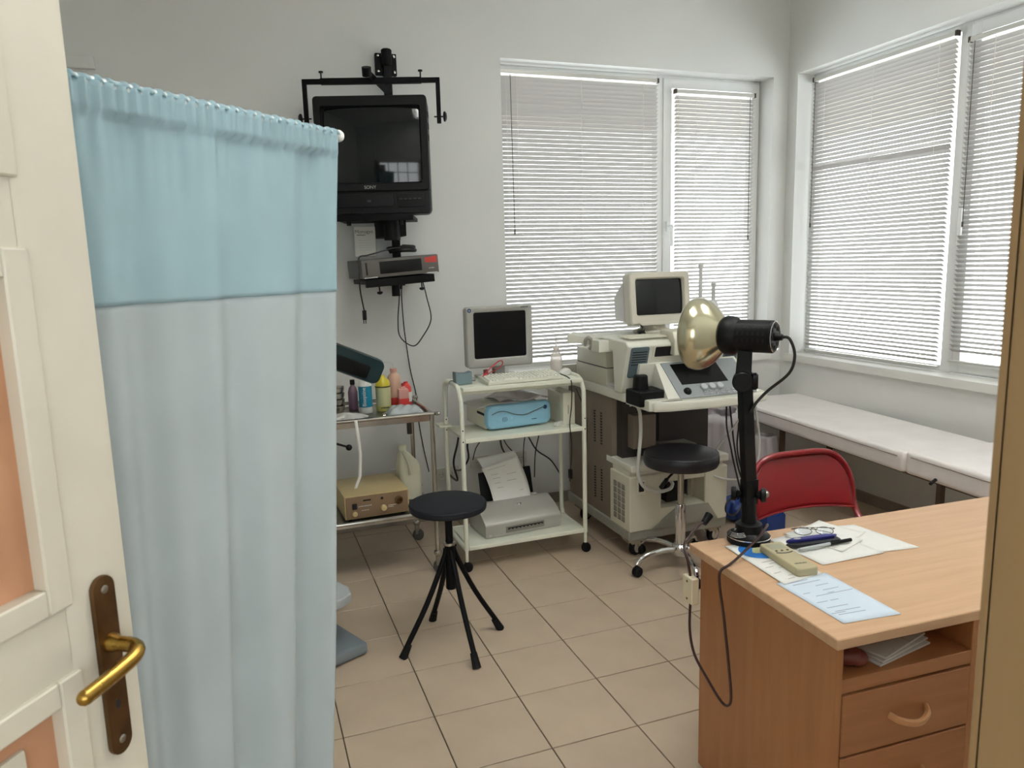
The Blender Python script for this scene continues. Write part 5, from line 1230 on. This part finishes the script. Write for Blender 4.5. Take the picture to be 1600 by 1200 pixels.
HC = J+Vector((.028, .0, .135))                          # centre of the lamp body
b = MB(o_); q = HC+Vector((0, 0, -.03)); b.hexa([tuple(J-vr*.024-vt*.012), tuple(J+vr*.024-vt*.012), tuple(J+vr*.024+vt*.012), tuple(J-vr*.024+vt*.012)], [tuple(q-vr*.038-vt*.012), tuple(q+vr*.004-vt*.012), tuple(q+vr*.004+vt*.012), tuple(q-vr*.038+vt*.012)], .004); b.done('neck', 'lamp_black', lm)
AX = (-vr*math.cos(R(20))+vt*math.sin(R(20))).normalized()     # towards the bulb
b = MB(o_); b.lathe([(0, -.07), (.044, -.07), (.049, -.064), (.049, .035), (.05, .04), (.058, .05), (.06, .075), (.056, .085), (0, .085)], HC, AX, 40); hs = b.done('lamp_housing', 'lamp_black', lm)
b = MB(o_)
side = AX.cross(Vector((0, 0, 1))).normalized()
for k in range(6):
    for a in (-40, -15, 10):
        ra = R(a+180); rad = (side*math.cos(ra)+Vector((0, 0, 1))*math.sin(ra)); c = HC+AX*(-.05+k*.0155)+rad*.0488
        tng = AX.cross(rad).normalized(); s1 = tng*.0055; s2 = AX*.0028
        b.prism([tuple(c-s1-s2), tuple(c+s1-s2), tuple(c+s1+s2), tuple(c-s1+s2)], tuple(rad*.0004))
b.done('cooling_slot', 'dark_hole', hs)
b = MB(o_); b.lathe([(.046, 0), (.0475, .001), (.0465, .0025)], HC-AX*.0715, AX, 36); b.done('rear_ring', 'chrome', hs)
b = MB(o_)
for k in range(8):
    a = 2*math.pi*k/8; c = HC-AX*.0705+(side*math.cos(a)+Vector((0, 0, 1))*math.sin(a))*.032; b.cyl(c, c-AX*.0012, .007, seg=10)
b.done('rear_vent', 'dark_hole', hs)
b = MB(o_); b.cyl(HC-AX*.068, HC-AX*.092, .013, .009, seg=14); b.done('cable_gland', 'lamp_black', hs)
b = MB(o_); b.lathe([(.03, .07), (.048, .083), (.064, .097), (.088, .118), (.104, .138), (.112, .158), (.1135, .172), (.110, .186), (.100, .196), (.075, .205), (.04, .210), (0, .212)], HC, AX, 56); b.done('bulb', 'bulb_silver', lm)
g0 = HC-AX*.09
b = MB(o_); b.tube([tuple(g0), tuple(g0-AX*.022+Vector((0, 0, -.004))), tuple(g0-AX*.032+vr*.006+Vector((0, 0, -.05))), tuple(g0-AX*.02+vr*.004+Vector((0, 0, -.105))), (LX+.035, LY-.03, 1.235), (LX+.0, LY-.022, 1.20), (LX-.018, LY-.018, 1.17)], .0045, 8, 6); b.done('head_cable', 'cable_black', lm)
b = MB(o_); b.tube([(LX+.035, LY-.028, ZD+.05), (LX+.03, LY-.05, ZD+.065), (LX-.04, LY-.095, ZD+.05), (LX-.13, LY-.125, ZD+.018), (1.055, -.417, ZD+.005), (1.022, -.42, .742), (1.02, -.42, .70), (1.023, -.44, .60), (1.02, -.465, .50), (1.015, -.49, .40), (1.012, -.485, .362), (1.012, -.45, .352), (1.012, -.38, .385), (1.012, -.31, .43), (1.012, -.283, .50), (1.013, -.284, .60), (1.013, -.284, .66), (1.013, -.265, .72), (1.02, -.235, .752), (1.06, -.21, .775), (1.10, -.19, .79), (1.135, -.175, .795)], .0042, 8, 6); cbl = b.done('mains_cable', 'cable_brown', lm)
b = MB(o_); b.box(1.000, 1.026, -.310, -.258, .590, .674, .006, 3); b.done('inline_switch', 'switch_ivory', cbl)
b = MB(o_)
for z in (.604, .660): b.lathe([(.004, 0), (.004, .0008), (0, .0008)], (.9998, -.284, z), (-1, 0, 0), 10)
b.done('switch_screw', 'brass_old', cbl)
b = MB(o_); b.cyl((1.13, -.178, .79), (1.158, -.168, .812), .010, .014, seg=14); b.done('coupler', 'lamp_black', cbl)
for k in range(4):
    b = MB(o_); c = Vector((LX-.05, LY-.012, ZD+.034+.0035*k)); b.lathe([(.028-.002*k, 0), (.029-.002*k, .001), (.028-.002*k, .002)], c, (0, 0, 1), 24); b.done('spring_ring', 'chrome', lm)

# ================================================================== STEP / SCALE BY THE CURTAIN
t = thing('platform_scale', 'grey platform scale with a white round plate beside the curtain', 'scale', (-.02, .93, 0), R(24))
b = MB(); b.box(-.155, .155, -.135, .16, .008, .055, .016, 4); b.done('base', 'scale_dark', t)
b = MB(); b.cyl((0, .06, .05), (0, .06, .235), .03); b.done('post', 'scale_grey', t)
b = MB(); b.prism([p for p in [(x, y, .235) for x, y, in [(-.14, -.05), (-.11, -.09), (-.05, -.11), (.06, -.11), (.12, -.085), (.145, -.03), (.145, .06), (.12, .12), (.05, .15), (-.06, .15), (-.12, .12), (-.145, .06)]]], (0, 0, .042), .012, 3); b.done('plate', 'scale_grey', t)
